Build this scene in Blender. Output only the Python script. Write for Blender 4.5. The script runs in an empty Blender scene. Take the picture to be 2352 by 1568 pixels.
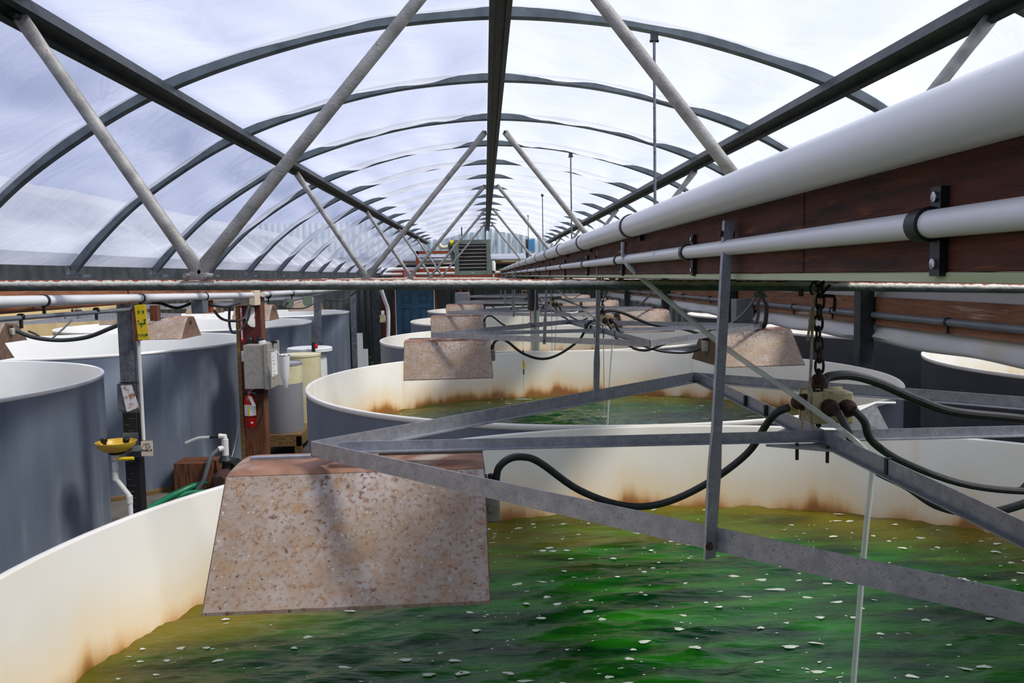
import bpy, math, random
import numpy as np
from mathutils import Vector, Matrix
sc = bpy.context.scene
COL = sc.collection
R_ = math.radians
EYE = 2.26                       # height of the eye above the floor; all z below are given from the eye (0 = eye)

# ------------------------------------------------------------------ camera
YAW, PIT, ROLL, FPX = .0306, -.078, -.018, 1948.
def _axes():
    cy, sy, cp, sp = math.cos(YAW), math.sin(YAW), math.cos(PIT), math.sin(PIT)
    f = Vector((sy*cp, cy*cp, sp)); r = Vector((cy, -sy, 0)); u = r.cross(f)
    c, s = math.cos(ROLL), math.sin(ROLL)
    return f, r*c + u*s, u*c - r*s
AF, AR, AU = _axes()
cd = bpy.data.cameras.new('camera'); cam = bpy.data.objects.new('camera', cd); COL.objects.link(cam)
cd.sensor_width = 36; cd.lens = FPX/2352*36; cd.clip_start = .02; cd.clip_end = 300
cam.matrix_world = Matrix(((AR.x, AU.x, -AF.x, 0), (AR.y, AU.y, -AF.y, 0), (AR.z, AU.z, -AF.z, EYE), (0, 0, 0, 1)))
sc.camera = cam
def W(x, y, Y):                  # a point of the photo at the measured distance Y along the hall -> metres
    d = AF*FPX + AR*(x-1176) + AU*(784-y); return d*(Y/d.y)

# ------------------------------------------------------------------ world, sun, exposure
w = bpy.data.worlds.new('sky'); sc.world = w; w.use_nodes = True
nt = w.node_tree; nt.nodes.clear()
out = nt.nodes.new('ShaderNodeOutputWorld'); bg = nt.nodes.new('ShaderNodeBackground')
tc = nt.nodes.new('ShaderNodeTexCoord'); dp = nt.nodes.new('ShaderNodeVectorMath'); dp.operation = 'DOT_PRODUCT'
dp.inputs[1].default_value = (.45, -.1, .8)
rp = nt.nodes.new('ShaderNodeValToRGB'); e = rp.color_ramp.elements
e[0].position = -.25; e[0].color = (.37, .43, .67, 1); e[1].position = .75; e[1].color = (.50, .55, .76, 1)
e[0].position = 0
nt.links.new(tc.outputs['Generated'], dp.inputs[0]); nt.links.new(dp.outputs['Value'], rp.inputs[0])
nt.links.new(rp.outputs[0], bg.inputs[0]); nt.links.new(bg.outputs[0], out.inputs[0]); bg.inputs[1].default_value = .92
sd = bpy.data.lights.new('sun', 'SUN'); sun = bpy.data.objects.new('sun', sd); COL.objects.link(sun)
sd.energy = 5.6; sd.angle = R_(12); sd.color = (1, .95, .86)
sun.rotation_euler = Vector((-.60, .22, -.80)).to_track_quat('-Z', 'Y').to_euler(); sun.location = (6, -4, 9)
sc.view_settings.view_transform = 'Standard'; sc.view_settings.look = 'None'
sc.view_settings.exposure = .30; sc.view_settings.gamma = 1; sc.view_settings.use_curve_mapping = False
sc.cycles.max_bounces = 8; sc.cycles.transparent_max_bounces = 12; sc.cycles.diffuse_bounces = 4
sc.cycles.caustics_reflective = False; sc.cycles.caustics_refractive = False
sc.cycles.sample_clamp_indirect = 6

# ------------------------------------------------------------------ helpers
def lin(c):
    return tuple(((v/255)/12.92 if v <= 10 else (((v/255)+.055)/1.055)**2.4) for v in c) + (1,)
MATS = {}
def M(name, c, c2=None, sc_=8, lo=.35, hi=.7, rough=.5, metal=0, bump=0, bsc=None, st=(1, 1, 1), spots=None, spec=.5, det=6, r2=None, trans=0, extra=None):
    if name in MATS: return MATS[name]
    m = bpy.data.materials.new(name); m.use_nodes = True; MATS[name] = m
    n = m.node_tree.nodes; l = m.node_tree.links; p = n['Principled BSDF']
    p.inputs['Base Color'].default_value = lin(c); p.inputs['Roughness'].default_value = rough
    p.inputs['Metallic'].default_value = metal; p.inputs['Specular IOR Level'].default_value = spec
    p.inputs['Transmission Weight'].default_value = trans
    t = n.new('ShaderNodeTexCoord'); mp = n.new('ShaderNodeMapping'); mp.inputs['Scale'].default_value = st
    l.new(t.outputs['Object'], mp.inputs[0])
    def noise(scale, detail=det):
        k = n.new('ShaderNodeTexNoise'); k.inputs['Scale'].default_value = scale; k.inputs['Detail'].default_value = detail
        l.new(mp.outputs[0], k.inputs['Vector']); return k
    def ramp(src, a, b):
        r = n.new('ShaderNodeMapRange'); r.inputs['From Min'].default_value = a; r.inputs['From Max'].default_value = b
        l.new(src, r.inputs['Value']); return r.outputs['Result']
    def mix(f, a, b):
        x = n.new('ShaderNodeMix'); x.data_type = 'RGBA'; l.new(f, x.inputs['Factor'])
        for s, v in ((x.inputs['A'], a), (x.inputs['B'], b)):
            if isinstance(v, tuple): s.default_value = v
            else: l.new(v, s)
        return x.outputs['Result']
    col = lin(c); fac = None
    if c2 is not None:
        fac = ramp(noise(sc_).outputs[0], lo, hi); col = mix(fac, lin(c), lin(c2))
    for sp in (spots or []):
        f2 = ramp(noise(sp[1], sp[4] if len(sp) > 4 else 4).outputs[0], sp[2], sp[3]); col = mix(f2, col, lin(sp[0]))
    if extra: col = extra(n, l, t, mix, ramp, noise, col)
    if not isinstance(col, tuple): l.new(col, p.inputs['Base Color'])
    if r2 is not None and fac is not None:
        r = n.new('ShaderNodeMapRange'); r.inputs['To Min'].default_value = rough; r.inputs['To Max'].default_value = r2
        l.new(fac, r.inputs['Value']); l.new(r.outputs[0], p.inputs['Roughness'])
    if bump:
        b = n.new('ShaderNodeBump'); b.inputs['Strength'].default_value = bump; b.inputs['Distance'].default_value = .01
        l.new(noise(bsc or sc_).outputs[0], b.inputs['Height']); l.new(b.outputs[0], p.inputs['Normal'])
    return m

class MB:
    def __init__(s): s.v = []; s.f = []
    def add(s, vs, fs):
        o = len(s.v); s.v += [Vector(p) for p in vs]; s.f += [[i+o for i in q] for q in fs]; return s
    def box(s, c, d, R=None):
        R = R or Matrix.Identity(3); c = Vector(c)
        vs = [c + R @ Vector((x*d[0]/2, y*d[1]/2, z*d[2]/2)) for x in (-1, 1) for y in (-1, 1) for z in (-1, 1)]
        return s.add(vs, [(0, 1, 3, 2), (4, 6, 7, 5), (0, 4, 5, 1), (2, 3, 7, 6), (0, 2, 6, 4), (1, 5, 7, 3)])
    def bx(s, x0, x1, y0, y1, z0, z1): return s.box(((x0+x1)/2, (y0+y1)/2, (z0+z1)/2), (x1-x0, y1-y0, z1-z0))
    def ring_sweep(s, rings, caps=True, close=False):
        n = len(rings[0]); vs = [p for r in rings for p in r]; fs = []
        m = len(rings)
        for i in range(m if close else m-1):
            a, b = i*n, ((i+1) % m)*n
            for j in range(n): k = (j+1) % n; fs.append((a+j, a+k, b+k, b+j))
        if caps and not close: fs.append(tuple(range(n))[::-1]); fs.append(tuple((m-1)*n+j for j in range(n)))
        return s.add(vs, fs)
    def tube(s, pts, r, n=12, close=False, caps=True):
        pts = [Vector(p) for p in pts]; m = len(pts); rr = r if isinstance(r, (list, tuple)) else [r]*m
        rings = []; up = None
        for i, p in enumerate(pts):
            a = pts[i-1] if (i or close) else p; b = pts[(i+1) % m] if (i < m-1 or close) else p
            t = (b-a).normalized()
            if up is None:
                up = Vector((0, 0, 1)) if abs(t.z) < .9 else Vector((1, 0, 0))
            x = t.cross(up).normalized(); up = x.cross(t).normalized()
            rings.append([p + (x*math.cos(q)+up*math.sin(q))*rr[i] for q in [2*math.pi*j/n for j in range(n)]])
        return s.ring_sweep(rings, caps, close)
    def bar(s, a, b, prof, up=(0, 0, 1)):
        a, b, up = Vector(a), Vector(b), Vector(up); t = (b-a).normalized(); x = t.cross(up).normalized(); z = x.cross(t)
        return s.ring_sweep([[p + x*q[0] + z*q[1] for q in prof] for p in (a, b)])
    def lathe(s, prof, c=(0, 0, 0), n=48, axis=None, caps=True):
        c = Vector(c); Q = Vector((0, 0, 1)).rotation_difference(Vector(axis).normalized()).to_matrix() if axis else Matrix.Identity(3)
        rings = [[c + Q @ Vector((r*math.cos(a), r*math.sin(a), z)) for a in [2*math.pi*j/n for j in range(n)]] for r, z in prof]
        return s.ring_sweep(rings, caps)
    def prism(s, poly, a, b, plane='xz'):
        def P(q, t): return {'xz': (q[0], t, q[1]), 'yz': (t, q[0], q[1]), 'xy': (q[0], q[1], t)}[plane]
        return s.ring_sweep([[Vector(P(q, t)) for q in poly] for t in (a, b)])
    def islands(s):
        p = list(range(len(s.v)))
        def find(a):
            while p[a] != a: p[a] = p[p[a]]; a = p[a]
            return a
        for f in s.f:
            r = find(f[0])
            for i in f[1:]: p[find(i)] = r
        g = {}
        for i in range(len(s.v)): g.setdefault(find(i), []).append(i)
        return list(g.values())
    def build(s, name, mat, parent=None, origin=None, bev=0, sharp=35):
        if parent is not None and len(s.v) < 3000 and name not in ('pictogram', 'dial_marks', 'sheet_print', 'door_leaf'):
            g = s.islands()                                 # pieces that do not touch become parts of their own
            if 1 < len(g) <= 60:
                bb = [[(min(s.v[i][k] for i in q)-.003, max(s.v[i][k] for i in q)+.003) for k in range(3)] for q in g]
                m = list(range(len(g)))
                for a in range(len(g)):
                    for b in range(a):
                        if all(bb[a][k][0] <= bb[b][k][1] and bb[b][k][0] <= bb[a][k][1] for k in range(3)):
                            m = [m[b] if q == m[a] else q for q in m]
                if len(set(m)) > 1:
                    last = None
                    for u in sorted(set(m)):
                        idx = [i for q, w_ in zip(g, m) if w_ == u for i in q]; mp = {i: j for j, i in enumerate(idx)}; t = MB()
                        t.v = [s.v[i] for i in idx]; t.f = [[mp[i] for i in f] for f in s.f if f[0] in mp]; last = t.build(name, mat, parent, bev=bev, sharp=sharp)
                    return last
        off = Vector((0, 0, 0)); p = parent
        while p is not None: off += p.location; p = p.parent
        if parent is None:
            if origin is None:
                xs = [v.x for v in s.v]; ys = [v.y for v in s.v]
                origin = ((min(xs)+max(xs))/2, (min(ys)+max(ys))/2, min(v.z for v in s.v))
            off = Vector(origin)
        me = bpy.data.meshes.new(name); me.from_pydata([tuple(v-off) for v in s.v], [], s.f); me.update()
        me.polygons.foreach_set('use_smooth', [True]*len(me.polygons)); me.set_sharp_from_angle(angle=R_(sharp))
        me.validate()
        import bmesh
        bm = bmesh.new(); bm.from_mesh(me); bmesh.ops.recalc_face_normals(bm, faces=bm.faces); bm.to_mesh(me); bm.free()
        me.materials.append(mat); o = bpy.data.objects.new(name, me); COL.objects.link(o)
        if parent: o.parent = parent
        else: o.location = off
        if bev:
            b = o.modifiers.new('bevel', 'BEVEL'); b.width = bev; b.segments = 2; b.limit_method = 'ANGLE'; b.angle_limit = R_(40)
        return o
def LIFT(o): o.location.z += EYE; return o
def tag(o, label=None, cat=None, group=None, kind=None):
    if label: o['label'] = label
    if cat: o['category'] = cat
    if group: o['group'] = group
    if kind: o['kind'] = kind
    return o
def empty(name, loc):
    o = bpy.data.objects.new(name, None); o.empty_display_size = .1; COL.objects.link(o); o.location = loc; return o
CH = {}
def copy_tree(o, parent=None):
    c = o.copy(); COL.objects.link(c); c.parent = parent
    for ch in [x for x in list(o.children)]: copy_tree(ch, c)
    return c
def text(s, size, mat, parent, loc, rot, name='lettering', ext=.0006, off=None):
    cu = bpy.data.curves.new('t', 'FONT'); cu.body = s; cu.size = size; cu.extrude = ext; cu.align_x = 'CENTER'; cu.align_y = 'CENTER'
    if off: cu.offset = off
    o = bpy.data.objects.new('t', cu); COL.objects.link(o); dg = bpy.context.evaluated_depsgraph_get(); dg.update()
    me = bpy.data.meshes.new_from_object(o.evaluated_get(dg)); bpy.data.objects.remove(o); bpy.data.curves.remove(cu)
    me.materials.clear(); me.materials.append(mat); q = bpy.data.objects.new(name, me); COL.objects.link(q)
    q.parent = parent; offv = Vector((0, 0, 0)); p = parent
    while p is not None: offv += p.location; p = p.parent
    q.location = Vector(loc)-offv; q.rotation_euler = rot; return q
def smoothpath(pts, n=8):
    pts = [Vector(p) for p in pts]; P = [pts[0]*2-pts[1]] + pts + [pts[-1]*2-pts[-2]]; o = []
    for i in range(1, len(P)-2):
        a, b, c, d = P[i-1:i+3]
        for k in range(n):
            t = k/n; o.append(.5*((2*b)+(c-a)*t+(2*a-5*b+4*c-d)*t*t+(3*b-a-3*c+d)*t**3))
    return o + [pts[-1]]
class Local:                     # parts that are given eye-relative: collected below an empty
    pass

# ------------------------------------------------------------------ materials
m_alu = M('aluminium', (170, 172, 180), (140, 142, 150), 40, .3, .75, rough=.48, metal=.55, bump=.1, bsc=200, spots=[((122, 124, 132), 220, .55, .75)])
m_galv = M('galvanised_steel', (128, 132, 138), (92, 96, 102), 14, rough=.48, metal=.6, bump=.1, bsc=60, spots=[((70, 74, 78), 50, .6, .7)])
m_galvd = M('dark_galvanised_steel', (62, 68, 72), (38, 43, 46), 10, rough=.55, metal=.5, bump=.15, bsc=50, spots=[((92, 84, 66), 70, .66, .72)])
m_strut = M('weathered_strut', (164, 162, 158), (126, 124, 122), 20, rough=.6, metal=.3, bump=.2, bsc=120, spots=[((120, 92, 70), 90, .68, .74)])
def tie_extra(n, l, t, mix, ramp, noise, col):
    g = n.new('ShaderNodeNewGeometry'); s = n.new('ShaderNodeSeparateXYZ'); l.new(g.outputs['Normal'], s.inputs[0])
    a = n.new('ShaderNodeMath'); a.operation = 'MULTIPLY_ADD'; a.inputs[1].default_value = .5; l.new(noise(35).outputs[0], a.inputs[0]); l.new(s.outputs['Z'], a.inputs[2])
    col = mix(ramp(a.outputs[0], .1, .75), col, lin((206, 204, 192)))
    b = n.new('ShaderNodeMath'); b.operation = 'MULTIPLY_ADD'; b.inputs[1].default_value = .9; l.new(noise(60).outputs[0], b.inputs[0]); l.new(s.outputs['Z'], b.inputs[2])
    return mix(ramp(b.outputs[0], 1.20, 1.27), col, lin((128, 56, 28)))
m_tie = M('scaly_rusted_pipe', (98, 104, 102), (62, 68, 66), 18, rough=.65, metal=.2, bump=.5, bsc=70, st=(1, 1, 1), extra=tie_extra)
m_rust = M('rusty_iron', (74, 44, 36), (36, 26, 26), 60, rough=.8, bump=.4, bsc=120)
m_chain = M('black_iron', (38, 30, 34), (60, 40, 36), 80, rough=.6, metal=.4)
m_house = M('oxidised_lamp_housing', (154, 142, 132), (134, 116, 96), 9, .35, .65, rough=.62, metal=.1, bump=.12, bsc=90, det=8,
            spots=[((178, 172, 172), 4, .5, .7), ((146, 116, 84), 26, .48, .74), ((128, 100, 78), 90, .5, .66, 8), ((182, 178, 176), 110, .64, .76), ((96, 66, 46), 45, .64, .72, 8), ((64, 42, 32), 100, .66, .71)])
m_house_end = M('brown_housing_end', (112, 88, 72), (92, 68, 54), 20, rough=.7, bump=.1)
m_house_top = M('rust_brown_housing_top', (150, 112, 90), (112, 74, 54), 12, rough=.75, bump=.2, spots=[((160, 142, 128), 8, .55, .7)])
m_house_in = M('housing_inside', (190, 190, 190), rough=.4, metal=.5)
m_box = M('grey_plastic_box', (172, 168, 156), (150, 146, 136), 20, rough=.5)
m_boxy = M('yellowed_plastic_box', (206, 196, 160), (170, 150, 96), 16, rough=.55, spots=[((130, 84, 40), 30, .62, .72)])
m_cable = M('black_rubber', (34, 34, 36), (48, 48, 50), 60, rough=.5)
m_black = M('black_plastic', (22, 22, 24), rough=.45)
m_pvc = M('white_pvc', (226, 226, 226), (206, 208, 210), 5, rough=.32, bump=.03, spots=[((150, 146, 140), 30, .70, .76), ((196, 200, 180), 4, .55, .8)], st=(1, .25, 1))
m_pvcg = M('grey_conduit', (112, 118, 124), (96, 102, 108), 6, rough=.4)
m_pvcs = M('small_white_pvc', (222, 220, 216), rough=.35)
m_timber = M('dark_red_timber', (104, 54, 32), (52, 24, 16), 7, .3, .68, rough=.75, bump=.5, bsc=30, st=(6, .8, 9), spots=[((30, 14, 12), 5, .6, .72), ((140, 80, 46), 9, .62, .75)])
m_timber2 = M('brown_timber', (122, 76, 46), (76, 42, 26), 9, rough=.8, bump=.4, st=(4, .6, 6), spots=[((44, 24, 18), 8, .6, .7)])
m_timberv = M('upright_timber', (120, 72, 42), (70, 38, 24), 8, rough=.8, bump=.4, st=(8, 8, .7), spots=[((40, 22, 16), 8, .6, .72)])
m_pale = M('pallet_timber', (142, 112, 66), (104, 76, 42), 10, rough=.8, bump=.3, st=(2, 2, 5))
m_redpaint = M('dark_red_paint', (92, 28, 22), (64, 20, 18), 6, rough=.6)
m_panel = M('mossy_white_panel', (196, 204, 170), (150, 164, 112), 4, rough=.5, st=(3, .6, 3), spots=[((110, 92, 50), 5, .66, .75)])
m_white = M('white_paint', (232, 232, 228), rough=.5)
m_paper = M('paper', (236, 234, 232), rough=.8)
m_outer = M('grey_tank_gelcoat', (116, 121, 133), (102, 108, 121), 3, .3, .7, rough=.42, bump=.04, bsc=40, st=(1, 1, .35), spots=[((130, 136, 148), 2.2, .58, .8)])
m_outerL = M('blue_grey_tank_gelcoat', (118, 128, 142), (92, 102, 118), 2.5, .3, .7, rough=.38, bump=.04, bsc=40, st=(1.5, 1.5, .3), spots=[((146, 156, 168), 3, .58, .8)])
m_dark = M('charcoal_tank_gelcoat', (62, 64, 68), (52, 54, 58), 3, rough=.5)  # shade on the right row's visible sides is put into this darker grey
def liner_extra(level, up, strength):
    def ex(n, l, t, mix, ramp, noise, col):
        s = n.new('ShaderNodeSeparateXYZ'); l.new(t.outputs['Object'], s.inputs[0])
        mp = n.new('ShaderNodeMapping'); mp.inputs['Scale'].default_value = (3.2, 3.2, .35); l.new(t.outputs['Object'], mp.inputs[0])
        k = n.new('ShaderNodeTexNoise'); k.inputs['Scale'].default_value = 1.6; k.inputs['Detail'].default_value = 5; l.new(mp.outputs[0], k.inputs['Vector'])
        h = n.new('ShaderNodeMath'); h.operation = 'MULTIPLY_ADD'; h.inputs[1].default_value = -.34; h.inputs[2].default_value = .17; l.new(k.outputs[0], h.inputs[0])
        z = n.new('ShaderNodeMath'); z.operation = 'ADD'; l.new(s.outputs['Z'], z.inputs[0]); l.new(h.outputs[0], z.inputs[1])
        # tint: cream band over the water line, orange rust right above it
        def band(a, b):
            r = n.new('ShaderNodeMapRange'); r.inputs['From Min'].default_value = level+a; r.inputs['From Max'].default_value = level+b
            r.inputs['To Min'].default_value = strength; r.inputs['To Max'].default_value = 0; r.interpolation_type = 'SMOOTHSTEP'
            l.new(z.outputs[0], r.inputs['Value']); return r.outputs[0]
        col = mix(band(-.05, up*1.5), col, lin((236, 206, 152)))
        col = mix(band(-.03, up*.42), col, lin((200, 138, 52)))
        col = mix(band(-.04, up*.14), col, lin((128, 74, 20)))
        mp2 = n.new('ShaderNodeMapping'); mp2.inputs['Scale'].default_value = (4.5, 4.5, .12); l.new(t.outputs['Object'], mp2.inputs[0])
        k2 = n.new('ShaderNodeTexNoise'); k2.inputs['Scale'].default_value = 1.3; k2.inputs['Detail'].default_value = 4; l.new(mp2.outputs[0], k2.inputs['Vector'])
        q = n.new('ShaderNodeMapRange'); q.inputs['From Min'].default_value = .63; q.inputs['From Max'].default_value = .70; q.inputs['To Max'].default_value = .55*strength
        l.new(k2.outputs[0], q.inputs['Value']); return mix(q.outputs[0], col, lin((226, 196, 162)))
    return ex
m_liner = M('stained_white_liner', (238, 235, 228), (230, 225, 212), 2, rough=.38, extra=liner_extra(1.13, .18, .8))
m_linerL = M('clean_white_liner', (236, 236, 236), (226, 225, 224), 1.5, rough=.38, extra=liner_extra(.95, .12, .5))
m_base = M('bronze_base_trim', (120, 92, 52), (92, 70, 40), 6, rough=.5)
m_concrete = M('concrete', (112, 106, 98), (82, 76, 70), 3, rough=.85, bump=.3, spots=[((60, 54, 48), 2, .6, .7)])
m_corr = M('corrugated_sheet', (206, 218, 222), (168, 184, 190), 3, rough=.45, metal=.35, st=(6, 1, .5), spots=[((96, 106, 104), 4, .58, .7)])
m_corrd = M('dark_wall_sheet', (74, 78, 76), (56, 60, 60), 3, rough=.5, metal=.3, st=(6, 1, .6), spots=[((104, 112, 104), 4, .6, .75)])
m_duct = M('shiny_duct', (196, 198, 200), rough=.18, metal=.95)
m_door = M('teal_blue_door', (58, 104, 128), (50, 92, 116), 5, rough=.5)
m_green = M('sage_green_enamel', (118, 130, 118), (104, 116, 104), 6, rough=.45, spots=[((130, 96, 56), 30, .7, .75)])
m_yellow = M('yellow_sign', (226, 196, 30), rough=.45)
m_ywash = M('yellow_bowl', (218, 180, 62), (200, 162, 50), 8, rough=.35)
m_dkgreen = M('dark_green_ink', (16, 84, 52), rough=.6)
m_ink = M('black_ink', (26, 30, 28), rough=.6)
m_beige = M('beige_tag', (216, 200, 174), rough=.6)
m_red = M('fire_red', (190, 22, 26), rough=.3)
m_redink = M('sign_red', (190, 60, 36), rough=.6)
m_chrome = M('chrome', (190, 190, 190), rough=.2, metal=.9)
m_brass = M('brass', (168, 130, 70), rough=.35, metal=.8)
m_hose = M('green_hose', (18, 122, 84), (14, 104, 70), 30, rough=.4)
m_rope = M('frayed_rope', (196, 186, 160), (160, 150, 124), 60, rough=.9, bump=.6, bsc=300)
m_cream = M('cream_polythene', (226, 222, 190), (210, 200, 150), 4, rough=.45)
m_whitep = M('white_polythene', (222, 226, 224), rough=.4)
m_ltgrey = M('grey_drum', (146, 146, 152), rough=.45)
m_tan = M('tan_plywood', (206, 184, 136), (190, 166, 118), 3, rough=.7, st=(1, 1, .4))
m_curtain = M('white_curtain_film', (214, 212, 212), (190, 190, 192), 2.2, rough=.5, st=(1, .5, 1.5), bump=.6, bsc=3, spots=[((190, 186, 160), 2, .6, .75)])
m_blue = M('blue_tarp', (70, 140, 190), rough=.5)
m_orange = M('orange_timber', (166, 74, 30), (130, 54, 22), 8, rough=.7, st=(5, 5, 1))
m_sky = None
# clear tube
def glassy(name, col, a):
    m = bpy.data.materials.new(name); m.use_nodes = True; n = m.node_tree.nodes; l = m.node_tree.links; p = n['Principled BSDF']
    p.inputs['Base Color'].default_value = lin(col); p.inputs['Roughness'].default_value = .15
    tr = n.new('ShaderNodeBsdfTransparent'); mx = n.new('ShaderNodeMixShader'); mx.inputs[0].default_value = a
    l.new(tr.outputs[0], mx.inputs[1]); l.new(p.outputs[0], mx.inputs[2]); l.new(mx.outputs[0], n['Material Output'].inputs[0]); return m
m_clear = glassy('clear_vinyl', (214, 218, 214), .62)
m_pvct = glassy('clear_line', (190, 190, 190), .7)
# greenhouse film: partly clear, partly milky
def film():
    m = bpy.data.materials.new('greenhouse_film'); m.use_nodes = True; n = m.node_tree.nodes; l = m.node_tree.links; n.remove(n['Principled BSDF'])
    t = n.new('ShaderNodeTexCoord'); mp = n.new('ShaderNodeMapping'); mp.inputs['Scale'].default_value = (1, 2.4, 1); l.new(t.outputs['Object'], mp.inputs[0])
    k = n.new('ShaderNodeTexNoise'); k.inputs['Scale'].default_value = 1.3; k.inputs['Detail'].default_value = 5; k.inputs['Distortion'].default_value = 1.2; l.new(mp.outputs[0], k.inputs['Vector'])
    r = n.new('ShaderNodeMapRange'); r.inputs['From Min'].default_value = .3; r.inputs['From Max'].default_value = .7; r.inputs['To Min'].default_value = .56; r.inputs['To Max'].default_value = .62; l.new(k.outputs[0], r.inputs[0])
    tr = n.new('ShaderNodeBsdfTransparent'); tr.inputs[0].default_value = (.97, .98, 1, 1)
    tl = n.new('ShaderNodeBsdfTranslucent'); tl.inputs[0].default_value = (.70, .74, .84, 1)
    df = n.new('ShaderNodeBsdfDiffuse'); df.inputs[0].default_value = (.8, .8, .84, 1)
    gl = n.new('ShaderNodeBsdfGlossy'); gl.inputs[0].default_value = (.9, .9, .9, 1); gl.inputs['Roughness'].default_value = .28
    bp = n.new('ShaderNodeBump'); bp.inputs['Strength'].default_value = .5; bp.inputs['Distance'].default_value = .05; l.new(k.outputs[0], bp.inputs['Height'])
    for b in (tl, df, gl): l.new(bp.outputs[0], b.inputs['Normal'])
    a = n.new('ShaderNodeMixShader'); a.inputs[0].default_value = .25; l.new(tl.outputs[0], a.inputs[1]); l.new(df.outputs[0], a.inputs[2])
    b = n.new('ShaderNodeMixShader'); b.inputs[0].default_value = .07; l.new(a.outputs[0], b.inputs[1]); l.new(gl.outputs[0], b.inputs[2])
    c = n.new('ShaderNodeMixShader'); l.new(r.outputs[0], c.inputs[0]); l.new(tr.outputs[0], c.inputs[1]); l.new(b.outputs[0], c.inputs[2])
    l.new(c.outputs[0], n['Material Output'].inputs[0]); return m
m_film = film()
def water_mat(name, deep, mid, shallow, R):
    def ex(n, l, t, mix, ramp, noise, col):
        v = n.new('ShaderNodeVectorMath'); v.operation = 'LENGTH'
        mz = n.new('ShaderNodeVectorMath'); mz.operation = 'MULTIPLY'; mz.inputs[1].default_value = (1, 1, 0)
        l.new(t.outputs['Object'], mz.inputs[0]); l.new(mz.outputs[0], v.inputs[0])
        k = noise(1.6, 5); a = n.new('ShaderNodeMath'); a.operation = 'MULTIPLY_ADD'; a.inputs[1].default_value = 1.5; l.new(k.outputs[0], a.inputs[0]); l.new(v.outputs['Value'], a.inputs[2])
        f = ramp(a.outputs[0], R*.74+.6, R+.72)
        k2 = noise(5, 6); f2 = ramp(k2.outputs[0], .4, .64)
        c = mix(f2, lin(deep), lin(mid)); return mix(f, c, lin(shallow))
    return M(name, mid, rough=.12, spec=.15, bump=.8, bsc=22, st=(.4, 1.9, 1), extra=ex)
m_water = water_mat('green_algae_water', (0, 46, 14), (30, 106, 14), (108, 98, 26), 2.02)
m_water2 = water_mat('olive_green_water', (16, 60, 30), (50, 84, 34), (104, 96, 34), 2.02)
def foam_extra(n, l, t, mix, ramp, noise, col):
    v = n.new('ShaderNodeTexVoronoi'); v.inputs['Scale'].default_value = 260; l.new(t.outputs['Object'], v.inputs['Vector'])
    return mix(ramp(v.outputs['Distance'], .35, .1), lin((204, 212, 194)), lin((84, 112, 76)))
m_foam = M('bubble_foam', (196, 206, 184), rough=.4, extra=foam_extra)

# ------------------------------------------------------------------ the hall shell
XC = .08                          # ridge line
HOOP = [(0, 1.145), (.4, 1.12), (.72, 1.07), (1.05, .985), (1.35, .885), (1.6, .775), (1.85, .63), (2.1, .455), (2.3, .27), (2.47, .08)]
def arc_pts(n=64):
    prof = [Vector((-x, 0, z)) for x, z in HOOP[:0:-1]] + [Vector((x, 0, z)) for x, z in HOOP]
    q = smoothpath(prof, 6); return [(p.x, p.z) for p in q]
ARC = arc_pts()
HY = [2.6+1.22*k for k in range(-2, 15)]
BAYS = (XC, XC-5.63, XC+5.63)
def make_film(xc, name):
    b = MB(); ys = []; 
    y0, y1 = HY[0]-1.22, 20.8
    n = int((y1-y0)/1.22*14); pr = ARC; L = len(pr); rings = []
    for j in range(n+1):
        y = y0+(y1-y0)*j/n; ph = ((y-2.6)/1.22) % 1.0
        sag = math.sin(math.pi*ph)**.8
        row = []
        for i, (x, z) in enumerate(pr):
            a = pr[max(i-1, 0)]; c = pr[min(i+1, L-1)]; nx, nz = -(c[1]-a[1]), (c[0]-a[0]); d = math.hypot(nx, nz); nx /= d; nz /= d
            u = i/(L-1); near = min(abs(x), abs(abs(x)-1.43))         # held up over ridge and purlins
            k = min(1, .12 + near/.35) * min(1, (min(u, 1-u))*14)
            off = .030 - .125*sag*k + .006*math.sin(x*9+y*3.1)*k + .005*math.sin(x*23+math.sin(y*7)*2)*sag*k
            row.append((xc+x+nx*off, y, z+nz*off))
        rings.append(row)
    vs = [p for r in rings for p in r]; fs = [(j*L+i, j*L+i+1, (j+1)*L+i+1, (j+1)*L+i) for j in range(n) for i in range(L-1)]
    b.add(vs, fs); o = LIFT(b.build(name, m_film, origin=(xc, 0, 0), sharp=80)); o['kind'] = 'structure'; return o
for xc, nm in zip(BAYS, ('ceiling', 'ceiling', 'ceiling')): make_film(xc, nm)
def structure(b, name, mat, **k): o = LIFT(b.build(name, mat, **k)); o['kind'] = 'structure'; return o
structure(MB().bx(-8.6, 9, -1.2, 21.2, -EYE-.1, -EYE), 'floor', m_concrete)
# corrugated back wall (upper pale, lower dark)
def corr(x0, x1, z0, z1, y, pitch=.15, amp=.02, holes=()):
    b = MB(); n = int((x1-x0)/pitch*6); top = []; bot = []
    for i in range(n+1):
        x = x0+(x1-x0)*i/n; yy = y-amp*max(-.5, min(.5, math.sin(2*math.pi*x/pitch)*1.2)); top.append((x, yy, z1)); bot.append((x, yy, z0))
    b.add(bot+top, [(i, i+1, n+2+i, n+1+i) for i in range(n)])
    return b
YB = 20.8
b = corr(-8.5, -2.25, -EYE, .33, YB); b.add(corr(-1.17, 8.8, -EYE, .33, YB).v, [[i for i in f] for f in corr(-1.17, 8.8, -EYE, .33, YB).f]); b.add(corr(-2.25, -1.17, -.2, .33, YB).v, corr(-2.25, -1.17, -.2, .33, YB).f)
structure(b, 'wall_back', m_corrd)
structure(corr(-8.5, 8.8, .5, 1.35, YB+.02), 'wall_back', m_corr)
structure(MB().bx(-8.5, 8.8, YB-.06, YB, .33, .5), 'trim_1', m_galvd)
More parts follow.
